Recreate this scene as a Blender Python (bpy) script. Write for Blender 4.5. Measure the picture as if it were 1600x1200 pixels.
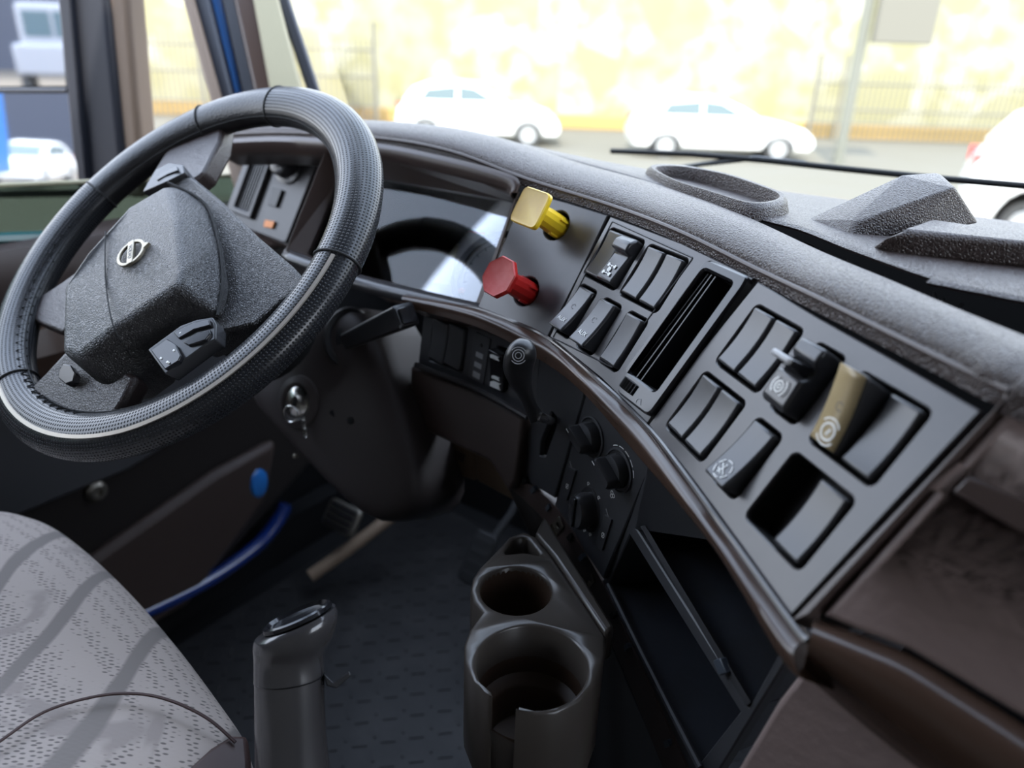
import bpy, bmesh, math, random
from mathutils import Vector, Matrix
from mathutils.geometry import tessellate_polygon
from math import sin, cos, pi, radians, sqrt, atan2
random.seed(7)
SC = bpy.context.scene
for o in list(bpy.data.objects): bpy.data.objects.remove(o)

# ------------------------------------------------------------------ camera
F = 1200.0; PITCH = radians(24.3); ROLL = radians(2.0)
EYE = Vector((0, 0, 2.6))
FW = Vector((0, cos(PITCH), -sin(PITCH)))
_d0 = Vector((0, -sin(PITCH), -cos(PITCH)))
DN = cos(ROLL)*_d0 + sin(ROLL)*Vector((1, 0, 0))
RT = DN.cross(FW)
cam_d = bpy.data.cameras.new('camera'); cam = bpy.data.objects.new('camera', cam_d)
SC.collection.objects.link(cam)
M3_ = Matrix((RT, -DN, -FW)).transposed().to_4x4(); M3_.translation = EYE
cam.matrix_world = M3_
cam_d.sensor_width = 36; cam_d.lens = 36*F/1600; cam_d.clip_start = 0.01; cam_d.clip_end = 500
cam_d.dof.use_dof = True; cam_d.dof.focus_distance = 0.66; cam_d.dof.aperture_fstop = 3.7
SC.camera = cam

# ------------------------------------------------------------------ light and exposure
SC.view_settings.view_transform = 'Standard'; SC.view_settings.look = 'None'
SC.view_settings.gamma = 1.0; SC.view_settings.use_curve_mapping = False
SC.view_settings.exposure = 1.95
W = bpy.data.worlds.new('sky'); SC.world = W; W.use_nodes = True
nt = W.node_tree; nt.nodes.clear()
wo = nt.nodes.new('ShaderNodeOutputWorld'); bg = nt.nodes.new('ShaderNodeBackground')
tc = nt.nodes.new('ShaderNodeTexCoord'); sp = nt.nodes.new('ShaderNodeSeparateXYZ')
cr = nt.nodes.new('ShaderNodeValToRGB')
cr.color_ramp.elements[0].position = 0.0; cr.color_ramp.elements[0].color = (0.82, 0.86, 0.92, 1)
cr.color_ramp.elements[1].position = 0.7; cr.color_ramp.elements[1].color = (0.56, 0.68, 0.90, 1)
nt.links.new(tc.outputs['Generated'], sp.inputs[0]); nt.links.new(sp.outputs['Z'], cr.inputs[0])
nt.links.new(cr.outputs[0], bg.inputs[0]); bg.inputs[1].default_value = 1.7
nt.links.new(bg.outputs[0], wo.inputs[0])
sun_d = bpy.data.lights.new('sun', 'SUN'); sun_d.energy = 2.0; sun_d.angle = radians(1.0); sun_d.color = (1, 0.93, 0.80)
sun = bpy.data.objects.new('sun', sun_d); SC.collection.objects.link(sun)
sun.rotation_euler = Vector((-0.15, -0.85, 0.95)).to_track_quat('Z', 'Y').to_euler()
sun.location = (0, -10, 30)

# ------------------------------------------------------------------ geometry helpers
def V(*a): return Vector(a)
def ray(x, y): return FW + RT*((x-800)/F) + DN*((y-600)/F)
def P(x, y, d): return EYE + ray(x, y)*d
def onplane(x, y, p0, n):
    d = ray(x, y); return EYE + d*((p0-EYE).dot(n)/d.dot(n))
def onz(x, y, z): return onplane(x, y, V(0, 0, z), V(0, 0, 1))
A35 = radians(35.3)
TF = V(sin(A35), cos(A35), 0); TR = V(cos(A35), -sin(A35), 0); UP = V(0, 0, 1)
def T(lat, fwd, z): return V(0, 0, z) + TR*lat + TF*fwd       # truck coordinates
def normal(az, el):
    az, el = radians(az), radians(el); return V(sin(az)*cos(el), cos(az)*cos(el), sin(el))

class Frame:
    def __init__(s, o, n, u=None):
        s.o = Vector(o); s.n = Vector(n).normalized()
        s.u = (UP.cross(s.n) if u is None else Vector(u)).normalized()
        s.u = (s.u - s.n*s.u.dot(s.n)).normalized()
        s.v = s.n.cross(s.u)
    def uv(s, x, y, h=0):
        p = onplane(x, y, s.o+s.n*h, s.n)-s.o; return (p.dot(s.u), p.dot(s.v))
    def at(s, x, y, h=0): return onplane(x, y, s.o+s.n*h, s.n)
    def pt(s, u, v, h=0): return s.o+s.u*u+s.v*v+s.n*h
    def moved(s, u, v, h=0): return Frame(s.pt(u, v, h), s.n, s.u)

class MB:
    def __init__(s): s.v = []; s.f = []; s.uv = {}
    def add(s, vs, fs):
        b = len(s.v); s.v += [Vector(p) for p in vs]; s.f += [tuple(i+b for i in f) for f in fs]; return b
    def grid(s, rows, close_u=False, close_v=False, cap=False, uv=None):
        n = len(rows); m = len(rows[0]); b = s.add([p for r in rows for p in r], [])
        for i in range(n if close_u else n-1):
            for j in range(m if close_v else m-1):
                a = i*m+j; c = i*m+(j+1) % m; d = ((i+1) % n)*m+(j+1) % m; e = ((i+1) % n)*m+j
                s.f.append((b+a, b+c, b+d, b+e))
                if uv: s.uv[len(s.f)-1] = [uv(i, j), uv(i, j+1), uv(i+1, j+1), uv(i+1, j)]
        if cap:
            s.f.append(tuple(b+j for j in reversed(range(m)))); s.f.append(tuple(b+(n-1)*m+j for j in range(m)))
        return s
    def box(s, fr, u0, u1, v0, v1, h0, h1):
        p = [fr.pt(u, v, h) for h in (h0, h1) for (u, v) in ((u0, v0), (u1, v0), (u1, v1), (u0, v1))]
        s.add(p, [(3, 2, 1, 0), (4, 5, 6, 7), (0, 1, 5, 4), (1, 2, 6, 5), (2, 3, 7, 6), (3, 0, 4, 7)]); return s
    def prism(s, a, b):                    # two matching loops of points
        n = len(a); s.add(list(a)+list(b), [tuple(reversed(range(n))), tuple(range(n, 2*n))] + [(i, (i+1) % n, n+(i+1) % n, n+i) for i in range(n)]); return s
    def slab(s, fr, poly, h0, h1):
        return s.prism([fr.pt(u, v, h0) for u, v in poly], [fr.pt(u, v, h1) for u, v in poly])
    def tube(s, path, rad, n=12, cap=True, closed=False):
        rows = []; k = len(path); prev = None
        for i, p in enumerate(path):
            a = path[(i-1) % k] if (closed or i > 0) else p; b = path[(i+1) % k] if (closed or i < k-1) else p
            t = (Vector(b)-Vector(a)).normalized()
            if prev is None:
                prev = t.orthogonal().normalized()
            prev = (prev-t*prev.dot(t)).normalized(); q = t.cross(prev)
            rr = rad[i] if isinstance(rad, (list, tuple)) else rad
            rows.append([Vector(p)+(prev*cos(2*pi*j/n)+q*sin(2*pi*j/n))*rr for j in range(n)])
        return s.grid(rows, close_u=closed, close_v=True, cap=cap and not closed)
    def lathe(s, fr, prof, n=32, cap=True, sx=1, sy=1):      # prof: (radius, height along n)
        rows = [[fr.pt(r*sx*cos(2*pi*j/n), r*sy*sin(2*pi*j/n), h) for j in range(n)] for r, h in prof]
        return s.grid(rows, close_v=True, cap=cap)
    def ball(s, c, r, n=16, m=10, sc=(1, 1, 1)):
        c = Vector(c)
        rows = [[c+V(r*sc[0]*sin(pi*i/m)*cos(2*pi*j/n), r*sc[1]*sin(pi*i/m)*sin(2*pi*j/n), r*sc[2]*cos(pi*i/m)) for j in range(n)] for i in range(m+1)]
        return s.grid(rows, close_v=True)
    def plate(s, fr, outer, holes, h=0.0, t=0.006, r=0.0008, hole_depth=None):
        """plate with holes, each edge with a small chamfer"""
        hd = t if hole_depth is None else hole_depth
        def off(poly, d):
            n = len(poly); c = []
            for i in range(n):
                a = Vector(poly[i-1]); p = Vector(poly[i]); q = Vector(poly[(i+1) % n])
                e1 = (p-a); e2 = (q-p)
                if e1.length < 1e-9: e1 = e2
                if e2.length < 1e-9: e2 = e1
                e1 = e1.normalized(); e2 = e2.normalized()
                n1 = Vector((e1.y, -e1.x)); n2 = Vector((e2.y, -e2.x)); m = (n1+n2)
                m = m.normalized() if m.length > 1e-6 else n1
                c.append(tuple(p+m*(d/max(0.4, m.dot(n1)))))
            return c
        def ccw(p):
            A = sum(p[i-1][0]*p[i][1]-p[i][0]*p[i-1][1] for i in range(len(p))); return list(p) if A > 0 else list(reversed(p))
        outer = ccw(outer); holes = [ccw(x) for x in holes]
        o_in = off(outer, -r); h_out = [off(x, r) for x in holes]
        loops = [[Vector((a, b, 0)) for a, b in o_in]] + [[Vector((a, b, 0)) for a, b in x] for x in h_out]
        flat = [p for l in loops for p in l]
        tris = tessellate_polygon(loops)
        fs = []
        for tr in tris:
            a, b, c = [flat[i] for i in tr]
            fs.append(tuple(tr) if (b-a).cross(c-a).z > 0 else tuple(reversed(tr)))
        s.add([fr.pt(p.x, p.y, h) for p in flat], fs)
        def band(a, ha, b, hb):
            n = len(a); s.add([fr.pt(u, v, ha) for u, v in a]+[fr.pt(u, v, hb) for u, v in b], [(i, (i+1) % n, n+(i+1) % n, n+i) for i in range(n)])
        band(outer, h-r, o_in, h); band(outer, h-t, outer, h-r)
        for x, y in zip(holes, h_out):
            band(y, h, x, h-r); band(x, h-r, x, h-hd)
        return s
    def build(s, name, material, parent=None, smooth=40, bevel=0, seg=2, sub=0, solid=0, label=None):
        me = bpy.data.meshes.new(name)
        off = ORG.get(parent.name, V(0, 0, 0)) if parent else V(0, 0, 0)
        me.from_pydata([tuple(p-off) for p in s.v], [], s.f); me.validate()
        if s.uv and len(me.polygons) == len(s.f):
            ul = me.uv_layers.new(name='UVMap')
            for fi, uvs in s.uv.items():
                for k, li in enumerate(me.polygons[fi].loop_indices): ul.data[li].uv = uvs[k]
        o = bpy.data.objects.new(name, me); SC.collection.objects.link(o)
        if not s.uv:
            bm = bmesh.new(); bm.from_mesh(me)
            bmesh.ops.remove_doubles(bm, verts=bm.verts, dist=1e-6)
            bmesh.ops.recalc_face_normals(bm, faces=bm.faces); bm.to_mesh(me); bm.free()
        if material: me.materials.append(MAT[material])
        if smooth:
            for p in me.polygons: p.use_smooth = True
            me.set_sharp_from_angle(angle=radians(smooth))
        if parent: o.parent = parent
        ORG[o.name] = off
        if solid:
            m = o.modifiers.new('solid', 'SOLIDIFY'); m.thickness = solid; m.offset = -1
        if bevel:
            m = o.modifiers.new('bevel', 'BEVEL'); m.width = bevel; m.segments = seg; m.limit_method = 'ANGLE'; m.angle_limit = radians(35); m.harden_normals = False
        if sub:
            m = o.modifiers.new('sub', 'SUBSURF'); m.levels = sub; m.render_levels = sub
        if label: o['label'] = label
        return o
ORG = {}
def thing(name, label, cat, loc=(0, 0, 0), group=None):
    o = bpy.data.objects.new(name, None); SC.collection.objects.link(o); o.location = loc; o.empty_display_size = 0.05
    o['label'] = label; o['category'] = cat
    if group: o['group'] = group
    ORG[o.name] = Vector(loc); return o
def tag(o, label, cat, group=None, kind=None):
    o['label'] = label; o['category'] = cat
    if group: o['group'] = group
    if kind: o['kind'] = kind
    return o
def struct(o, label=None, cat=None):
    o['kind'] = 'structure'
    if label: o['label'] = label
    if cat: o['category'] = cat
    return o
def rrect(cu, cv, w, h, r=0.003, n=4):
    out = []
    for (sx, sy, a0) in ((1, 1, 0), (-1, 1, pi/2), (-1, -1, pi), (1, -1, 3*pi/2)):
        for k in range(n+1):
            a = a0+pi/2*k/n; out.append((cu+sx*(w/2-r)+r*cos(a), cv+sy*(h/2-r)+r*sin(a)))
    return out
def rpoly(pts, r=0.003, n=4):
    out = []; m = len(pts)
    for i in range(m):
        a = Vector(pts[i-1]); p = Vector(pts[i]); b = Vector(pts[(i+1) % m])
        rr = min(r, (a-p).length*0.45, (b-p).length*0.45)
        s = p+(a-p).normalized()*rr; e = p+(b-p).normalized()*rr
        for k in range(n+1):
            t = k/n; out.append(tuple(s*(1-t)**2+p*2*t*(1-t)+e*t*t))
    return out
def circ(cu, cv, r, n=24): return [(cu+r*cos(2*pi*k/n), cv+r*sin(2*pi*k/n)) for k in range(n)]
def spline(pts, n):
    pts = [Vector(p) for p in pts]; k = len(pts); out = []
    for i in range(n):
        t = i/(n-1)*(k-1); j = min(int(t), k-2); t -= j
        p0 = pts[max(j-1, 0)]; p1 = pts[j]; p2 = pts[j+1]; p3 = pts[min(j+2, k-1)]
        out.append(0.5*((2*p1)+(p2-p0)*t+(2*p0-5*p1+4*p2-p3)*t*t+(3*p1-p0-3*p2+p3)*t**3))
    return out
def rails(mb, rl, n=40, close_v=False, cap=False):
    rs = [spline(r, n) for r in rl]; rows = [[r[i] for r in rs] for i in range(n)]
    return mb.grid(rows, close_v=close_v, cap=cap)
def text_mb(fr, txt, size, h, rot=0):
    cu = bpy.data.curves.new('t', 'FONT'); cu.body = txt; cu.size = size; cu.align_x = 'CENTER'; cu.align_y = 'CENTER'; cu.extrude = 0.00008
    o = bpy.data.objects.new('t', cu); SC.collection.objects.link(o)
    me = bpy.data.meshes.new_from_object(o); mb = MB()
    c, s_ = cos(rot), sin(rot)
    mb.add([fr.pt(v.co.x*c-v.co.y*s_, v.co.x*s_+v.co.y*c, h+v.co.z) for v in me.vertices], [tuple(p.vertices) for p in me.polygons])
    bpy.data.objects.remove(o); bpy.data.curves.remove(cu); bpy.data.meshes.remove(me); return mb
def ring_mb(mb, fr, cu, cv, r, w, h, a0=0, a1=2*pi, n=32, t=0.00015, sx=1, sy=1):
    rows = [[fr.pt(cu+(r+dr)*cos(a)*sx, cv+(r+dr)*sin(a)*sy, hh) for dr, hh in ((-w/2, h), (-w/2, h+t), (w/2, h+t), (w/2, h))] for a in [a0+(a1-a0)*k/n for k in range(n+1)]]
    mb.grid(rows, close_v=True); return mb
def bar_mb(mb, fr, a, b, w, h, t=0.00015):
    a = Vector(a); b = Vector(b); d = (b-a).normalized(); q = Vector((-d.y, d.x))*w/2
    mb.slab(fr, [tuple(a-q), tuple(b-q), tuple(b+q), tuple(a+q)], h, h+t); return mb

# ------------------------------------------------------------------ materials
MAT = {}
def mat(name, col, rough=0.5, metal=0.0, bump=None, coat=0, alpha=1, trans=0, var=None, spec=0.5, emit=None):
    m = bpy.data.materials.new(name); m.use_nodes = True; n = m.node_tree; L = n.links
    b = n.nodes['Principled BSDF']; b.inputs['Base Color'].default_value = (*col, 1); b.inputs['Roughness'].default_value = rough
    b.inputs['Metallic'].default_value = metal; b.inputs['Coat Weight'].default_value = coat; b.inputs['Coat Roughness'].default_value = 0.08
    b.inputs['Transmission Weight'].default_value = trans; b.inputs['Alpha'].default_value = alpha
    b.inputs['Specular IOR Level'].default_value = spec
    tc = n.nodes.new('ShaderNodeTexCoord')
    if bump:
        kind, scale, strength, dist = bump
        if kind == 'leather':
            t = n.nodes.new('ShaderNodeTexVoronoi'); t.feature = 'DISTANCE_TO_EDGE'; t.inputs['Scale'].default_value = scale
            nz = n.nodes.new('ShaderNodeTexNoise'); nz.inputs['Scale'].default_value = scale*0.8
            mx = n.nodes.new('ShaderNodeMix'); mx.data_type = 'VECTOR'; mx.inputs[0].default_value = 0.0012
            L.new(tc.outputs['Object'], nz.inputs['Vector']); L.new(tc.outputs['Object'], mx.inputs[4]); L.new(nz.outputs['Color'], mx.inputs[5])
            L.new(mx.outputs[1], t.inputs['Vector']); src = t.outputs['Distance']
            rm = n.nodes.new('ShaderNodeMapRange'); rm.inputs[1].default_value = 0; rm.inputs[2].default_value = 0.35
            L.new(src, rm.inputs[0]); src = rm.outputs[0]
        elif kind == 'uvdots':
            t = n.nodes.new('ShaderNodeTexVoronoi'); t.inputs['Scale'].default_value = scale; t.inputs['Randomness'].default_value = 0
            L.new(tc.outputs['UV'], t.inputs['Vector']); rm = n.nodes.new('ShaderNodeMapRange')
            rm.inputs[1].default_value = 0.18; rm.inputs[2].default_value = 0.32; L.new(t.outputs['Distance'], rm.inputs[0]); src = rm.outputs[0]
        else:
            t = n.nodes.new('ShaderNodeTexNoise'); t.inputs['Scale'].default_value = scale; t.inputs['Detail'].default_value = 4
            L.new(tc.outputs['Object'], t.inputs['Vector']); src = t.outputs['Fac']
        bp = n.nodes.new('ShaderNodeBump'); bp.inputs['Strength'].default_value = strength; bp.inputs['Distance'].default_value = dist
        L.new(src, bp.inputs['Height']); L.new(bp.outputs[0], b.inputs['Normal'])
    if var:
        c2, scale, lo, hi = var
        t = n.nodes.new('ShaderNodeTexNoise'); t.inputs['Scale'].default_value = scale; t.inputs['Detail'].default_value = 6
        L.new(tc.outputs['Object'], t.inputs['Vector']); r = n.nodes.new('ShaderNodeValToRGB')
        r.color_ramp.elements[0].position = lo; r.color_ramp.elements[0].color = (*col, 1)
        r.color_ramp.elements[1].position = hi; r.color_ramp.elements[1].color = (*c2, 1)
        L.new(t.outputs['Fac'], r.inputs[0]); L.new(r.outputs[0], b.inputs['Base Color'])
    if emit: b.inputs['Emission Color'].default_value = (*emit[0], 1); b.inputs['Emission Strength'].default_value = emit[1]
    MAT[name] = m; return m
mat('panel_grey', (0.0410, 0.0390, 0.0410), 0.27, bump=('noise', 900, 0.10, 0.0004), var=((0.052, 0.048, 0.050), 30, 0.35, 0.7))
mat('switch_plastic', (0.0400, 0.0400, 0.0430), 0.24, bump=('noise', 1500, 0.08, 0.0003))
mat('black_plastic', (0.012, 0.012, 0.013), 0.35)
mat('black_gloss', (0.012, 0.012, 0.014), 0.14)
mat('cavity', (0.004, 0.004, 0.004), 0.9)
mat('bin_black', (0.0364, 0.0390, 0.0468), 0.45, bump=('noise', 60, 0.25, 0.002), var=((0.03, 0.03, 0.032), 25, 0.5, 0.75))
mat('brown_leather', (0.0434, 0.0303, 0.0276), 0.40, bump=('leather', 400, 0.7, 0.0009))
mat('brown_plastic', (0.0583, 0.0405, 0.0356), 0.38, bump=('noise', 500, 0.08, 0.0005))
mat('brown_trim', (0.0526, 0.0309, 0.0217), 0.26)
mat('shroud_brown', (0.0376, 0.0311, 0.0304), 0.48, bump=('noise', 700, 0.1, 0.0004), spec=0.25)
mat('low_panel', (0.0407, 0.0410, 0.0451), 0.45, bump=('noise', 900, 0.06, 0.0003))
mat('tan_plastic', (0.1512, 0.1058, 0.0706), 0.6)
mat('leather_creased', (0.2263, 0.1680, 0.1533), 0.42, bump=('noise', 150, 0.45, 0.0022))
mat('wheel_leather', (0.0096, 0.0102, 0.0120), 0.27, bump=('uvdots', 1.0, 1.0, 0.0016))
mat('wheel_smooth', (0.0120, 0.0114, 0.0120), 0.34, bump=('leather', 260, 0.3, 0.0006))
mat('thread', (0.012, 0.012, 0.012), 0.8)
mat('chrome_strip', (0.50, 0.45, 0.39), 0.42, metal=0.75)
mat('hub_leather', (0.0300, 0.0290, 0.0300), 0.36, bump=('leather', 480, 0.7, 0.0008))
mat('hub_brown', (0.0360, 0.0255, 0.0240), 0.36, bump=('leather', 420, 0.4, 0.0006))
mat('emblem_metal', (0.30, 0.27, 0.21), 0.42, metal=0.8)
mat('metal', (0.55, 0.54, 0.52), 0.22, metal=1.0)
mat('dull_metal', (0.2100, 0.1900, 0.1600), 0.4, metal=0.9)
mat('bead_gloss', (0.050, 0.042, 0.040), 0.25, coat=0.4)
mat('white_print', (0.88, 0.88, 0.85), 0.6)
mat('grey_print', (0.30, 0.30, 0.31), 0.6)
mat('yellow_plastic', (0.78, 0.52, 0.02), 0.35)
mat('yellow_worn', (0.70, 0.50, 0.16), 0.5, var=((0.62, 0.42, 0.16), 60, 0.4, 0.7))
mat('red_plastic', (0.50, 0.018, 0.015), 0.35)
mat('red_worn', (0.48, 0.045, 0.04), 0.5, var=((0.55, 0.09, 0.08), 80, 0.4, 0.7))
mat('gold_sheen', (0.34, 0.26, 0.14), 0.30)
mat('pale_grey', (0.42, 0.42, 0.43), 0.5)
mat('dark_blue_grey', (0.05, 0.06, 0.075), 0.4)
mat('lcd', (0.60, 0.58, 0.42), 0.3)
mat('needle_red', (0.75, 0.04, 0.04), 0.4)
mat('orange_plastic', (0.80, 0.25, 0.04), 0.4)
mat('cream_trim', (0.34, 0.31, 0.20), 0.6)
mat('tan_trim', (0.1728, 0.1224, 0.0864), 0.5)
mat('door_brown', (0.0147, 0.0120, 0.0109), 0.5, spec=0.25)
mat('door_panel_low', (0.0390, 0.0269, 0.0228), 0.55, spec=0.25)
mat('rubber', (0.0036, 0.0036, 0.0039), 0.55, spec=0.25)
mat('floor_rubber', (0.0081, 0.0077, 0.0080), 0.5, bump=('noise', 40, 0.3, 0.003), var=((0.016, 0.015, 0.015), 12, 0.5, 0.75), spec=0.25)
mat('blue_paint', (0.0025, 0.0168, 0.1092), 0.25, coat=0.6)
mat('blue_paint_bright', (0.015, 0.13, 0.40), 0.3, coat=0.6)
mat('mirror_shell', (0.020, 0.022, 0.030), 0.4)
mat('mirror_glass', (0.85, 0.87, 0.9), 0.02, metal=1.0)
mat('grip_gloss', (0.045, 0.042, 0.043), 0.22, coat=0.6)
mat('cup_plastic', (0.0528, 0.0442, 0.0377), 0.28)
mat('cup_brown', (0.0450, 0.0260, 0.0160), 0.5)
mat('seat_brown', (0.0501, 0.0255, 0.0218), 0.55)
mat('car_white', (0.8, 0.8, 0.78), 0.25, coat=0.5)
mat('car_glass', (0.10, 0.13, 0.13), 0.08)
mat('tyre', (0.05, 0.05, 0.05), 0.8)
mat('wheel_alloy', (0.45, 0.45, 0.44), 0.4, metal=0.5)
mat('tail_red', (0.7, 0.05, 0.04), 0.3)
mat('fence_paint', (0.16, 0.15, 0.12), 0.6)
mat('post_grey', (0.16, 0.16, 0.13), 0.6)
mat('ochre_paint', (0.4125, 0.2700, 0.0900), 0.7)
mat('street_tan', (0.1275, 0.1020, 0.0723), 0.9, var=((0.13, 0.105, 0.076), 0.6, 0.4, 0.6))
mat('asphalt', (0.1275, 0.1148, 0.0850), 0.9, var=((0.13, 0.118, 0.09), 0.8, 0.4, 0.6))
mat('dark_building', (0.06, 0.065, 0.085), 0.8)
mat('van_pale', (0.3025, 0.3025, 0.3190), 0.4)
mat('tinted', (0.02, 0.10, 0.10), 0.1)
mat('headliner', (0.1500, 0.1400, 0.1250), 0.9)

def thin_glass(name, tint, refl):
    m = bpy.data.materials.new(name); m.use_nodes = True; n = m.node_tree; L = n.links; n.nodes.clear()
    o = n.nodes.new('ShaderNodeOutputMaterial'); t = n.nodes.new('ShaderNodeBsdfTransparent'); g = n.nodes.new('ShaderNodeBsdfGlossy')
    t.inputs[0].default_value = (*tint, 1); g.inputs['Roughness'].default_value = 0.01
    fr = n.nodes.new('ShaderNodeFresnel'); fr.inputs[0].default_value = 1.45
    mt = n.nodes.new('ShaderNodeMath'); mt.operation = 'MULTIPLY'; mt.inputs[1].default_value = refl
    mx = n.nodes.new('ShaderNodeMixShader'); L.new(fr.outputs[0], mt.inputs[0]); L.new(mt.outputs[0], mx.inputs[0])
    L.new(t.outputs[0], mx.inputs[1]); L.new(g.outputs[0], mx.inputs[2]); L.new(mx.outputs[0], o.inputs[0]); MAT[name] = m
thin_glass('windscreen_glass', (0.97, 0.99, 0.97), 0.5)
thin_glass('door_glass', (0.32, 0.38, 0.35), 0.9)
thin_glass('cluster_glass', (0.92, 0.93, 0.95), 1.0)

def fabric_mat():
    m = mat('seat_fabric', (0.3600, 0.3300, 0.3300), 0.9); n = m.node_tree; L = n.links; b = n.nodes['Principled BSDF']
    tc = n.nodes.new('ShaderNodeTexCoord')
    mp = n.nodes.new('ShaderNodeMapping'); L.new(tc.outputs['Object'], mp.inputs[0])
    mp.inputs['Rotation'].default_value = (0, 0, 0.62); mp.inputs['Scale'].default_value = (110, 300, 180)
    v = n.nodes.new('ShaderNodeTexVoronoi'); v.inputs['Scale'].default_value = 1; v.inputs['Randomness'].default_value = 0.35; L.new(mp.outputs[0], v.inputs[0])
    r = n.nodes.new('ShaderNodeValToRGB'); r.color_ramp.elements[0].position = 0.20; r.color_ramp.elements[0].color = (0.126, 0.108, 0.100, 1)
    r.color_ramp.elements[1].position = 0.36; r.color_ramp.elements[1].color = (0.348, 0.297, 0.266, 1); L.new(v.outputs['Distance'], r.inputs[0])
    # broad plain strokes woven across the dotted ground
    nz = n.nodes.new('ShaderNodeTexNoise'); nz.inputs['Scale'].default_value = 9; nz.inputs['Detail'].default_value = 3; nz.inputs['Distortion'].default_value = 1.2; L.new(tc.outputs['Object'], nz.inputs[0])
    r2 = n.nodes.new('ShaderNodeValToRGB'); r2.color_ramp.elements[0].position = 0.57; r2.color_ramp.elements[1].position = 0.62; L.new(nz.outputs['Fac'], r2.inputs[0])
    mx = n.nodes.new('ShaderNodeMix'); mx.data_type = 'RGBA'; L.new(r2.outputs[0], mx.inputs[0]); L.new(r.outputs[0], mx.inputs[6]); mx.inputs[7].default_value = (0.259, 0.221, 0.201, 1)
    wv = n.nodes.new('ShaderNodeTexWave'); wv.inputs['Scale'].default_value = 3.2; wv.inputs['Distortion'].default_value = 5; wv.inputs['Detail'].default_value = 1.5; L.new(tc.outputs['Object'], wv.inputs[0])
    r3 = n.nodes.new('ShaderNodeValToRGB'); r3.color_ramp.elements[0].position = 0.90; r3.color_ramp.elements[1].position = 0.96; L.new(wv.outputs['Fac'], r3.inputs[0])
    m2 = n.nodes.new('ShaderNodeMix'); m2.data_type = 'RGBA'; L.new(r3.outputs[0], m2.inputs[0]); L.new(mx.outputs[2], m2.inputs[6]); m2.inputs[7].default_value = (0.178, 0.155, 0.141, 1)
    L.new(m2.outputs[2], b.inputs['Base Color'])
    bp = n.nodes.new('ShaderNodeBump'); bp.inputs['Strength'].default_value = 0.3; bp.inputs['Distance'].default_value = 0.0006; L.new(v.outputs['Distance'], bp.inputs['Height']); L.new(bp.outputs[0], b.inputs['Normal'])
fabric_mat()
def perforated(name, ground, dot):
    n = MAT[name].node_tree; L = n.links; b = n.nodes['Principled BSDF']; rm = [x for x in n.nodes if x.type == 'MAP_RANGE'][0]
    r = n.nodes.new('ShaderNodeValToRGB'); r.color_ramp.elements[0].color = (*dot, 1); r.color_ramp.elements[1].color = (*ground, 1)
    L.new(rm.outputs[0], r.inputs[0]); L.new(r.outputs[0], b.inputs['Base Color'])
    r2 = n.nodes.new('ShaderNodeMapRange'); r2.inputs[3].default_value = 0.75; r2.inputs[4].default_value = 0.27; L.new(rm.outputs[0], r2.inputs[0]); L.new(r2.outputs[0], b.inputs['Roughness'])
perforated('wheel_leather', (0.013, 0.014, 0.017), (0.002, 0.002, 0.002))
def stone_mat():
    m = mat('stone_wall', (0.7, 0.68, 0.5), 0.9); n = m.node_tree; L = n.links; b = n.nodes['Principled BSDF']; tc = n.nodes.new('ShaderNodeTexCoord')
    v = n.nodes.new('ShaderNodeTexVoronoi'); v.inputs['Scale'].default_value = 0.75; L.new(tc.outputs['Object'], v.inputs[0])
    r = n.nodes.new('ShaderNodeValToRGB'); e = r.color_ramp.elements
    e[0].position = 0.0; e[0].color = (0.437, 0.422, 0.345, 1); e[1].position = 1; e[1].color = (0.277, 0.257, 0.142, 1)
    x = e.new(0.5); x.color = (0.355, 0.337, 0.234, 1)
    sp = n.nodes.new('ShaderNodeSeparateColor'); L.new(v.outputs['Color'], sp.inputs[0]); L.new(sp.outputs[0], r.inputs[0])
    v2 = n.nodes.new('ShaderNodeTexNoise'); v2.inputs['Scale'].default_value = 1.3; v2.inputs['Detail'].default_value = 5; L.new(tc.outputs['Object'], v2.inputs[0])
    r2 = n.nodes.new('ShaderNodeValToRGB'); r2.color_ramp.elements[0].position = 0.40; r2.color_ramp.elements[1].position = 0.62; L.new(v2.outputs['Fac'], r2.inputs[0])
    mx = n.nodes.new('ShaderNodeMix'); mx.data_type = 'RGBA'; L.new(r2.outputs[0], mx.inputs[0]); L.new(r.outputs[0], mx.inputs[6]); mx.inputs[7].default_value = (0.282, 0.261, 0.138, 1)
    L.new(mx.outputs[2], b.inputs['Base Color'])
stone_mat()

# ------------------------------------------------------------------ dashboard planes
SD = 1.2
FA = Frame(EYE+ray(1182, 547)*0.447*SD, normal(-107, 32.5))
FB = Frame(EYE+ray(962, 404)*0.59*SD, normal(-117, 32.8))
FV = Frame(FB.at(952, 335), normal(-135, 30))
FK = Frame(FV.at(818, 295), normal(-143, 30))
PL = dict(A=FA, B=FB, V=FV, K=FK)
def on(k, x, y, h=0): return PL[k].at(x, y, h)
PADO = [(0, 0), (0.002, 0.006), (0.012, 0.012), (0.030, 0.016), (0.050, 0.015), (0.066, 0.011)]
def away(k): n = PL[k].n; return -V(n.x, n.y, 0).normalized()

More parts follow.
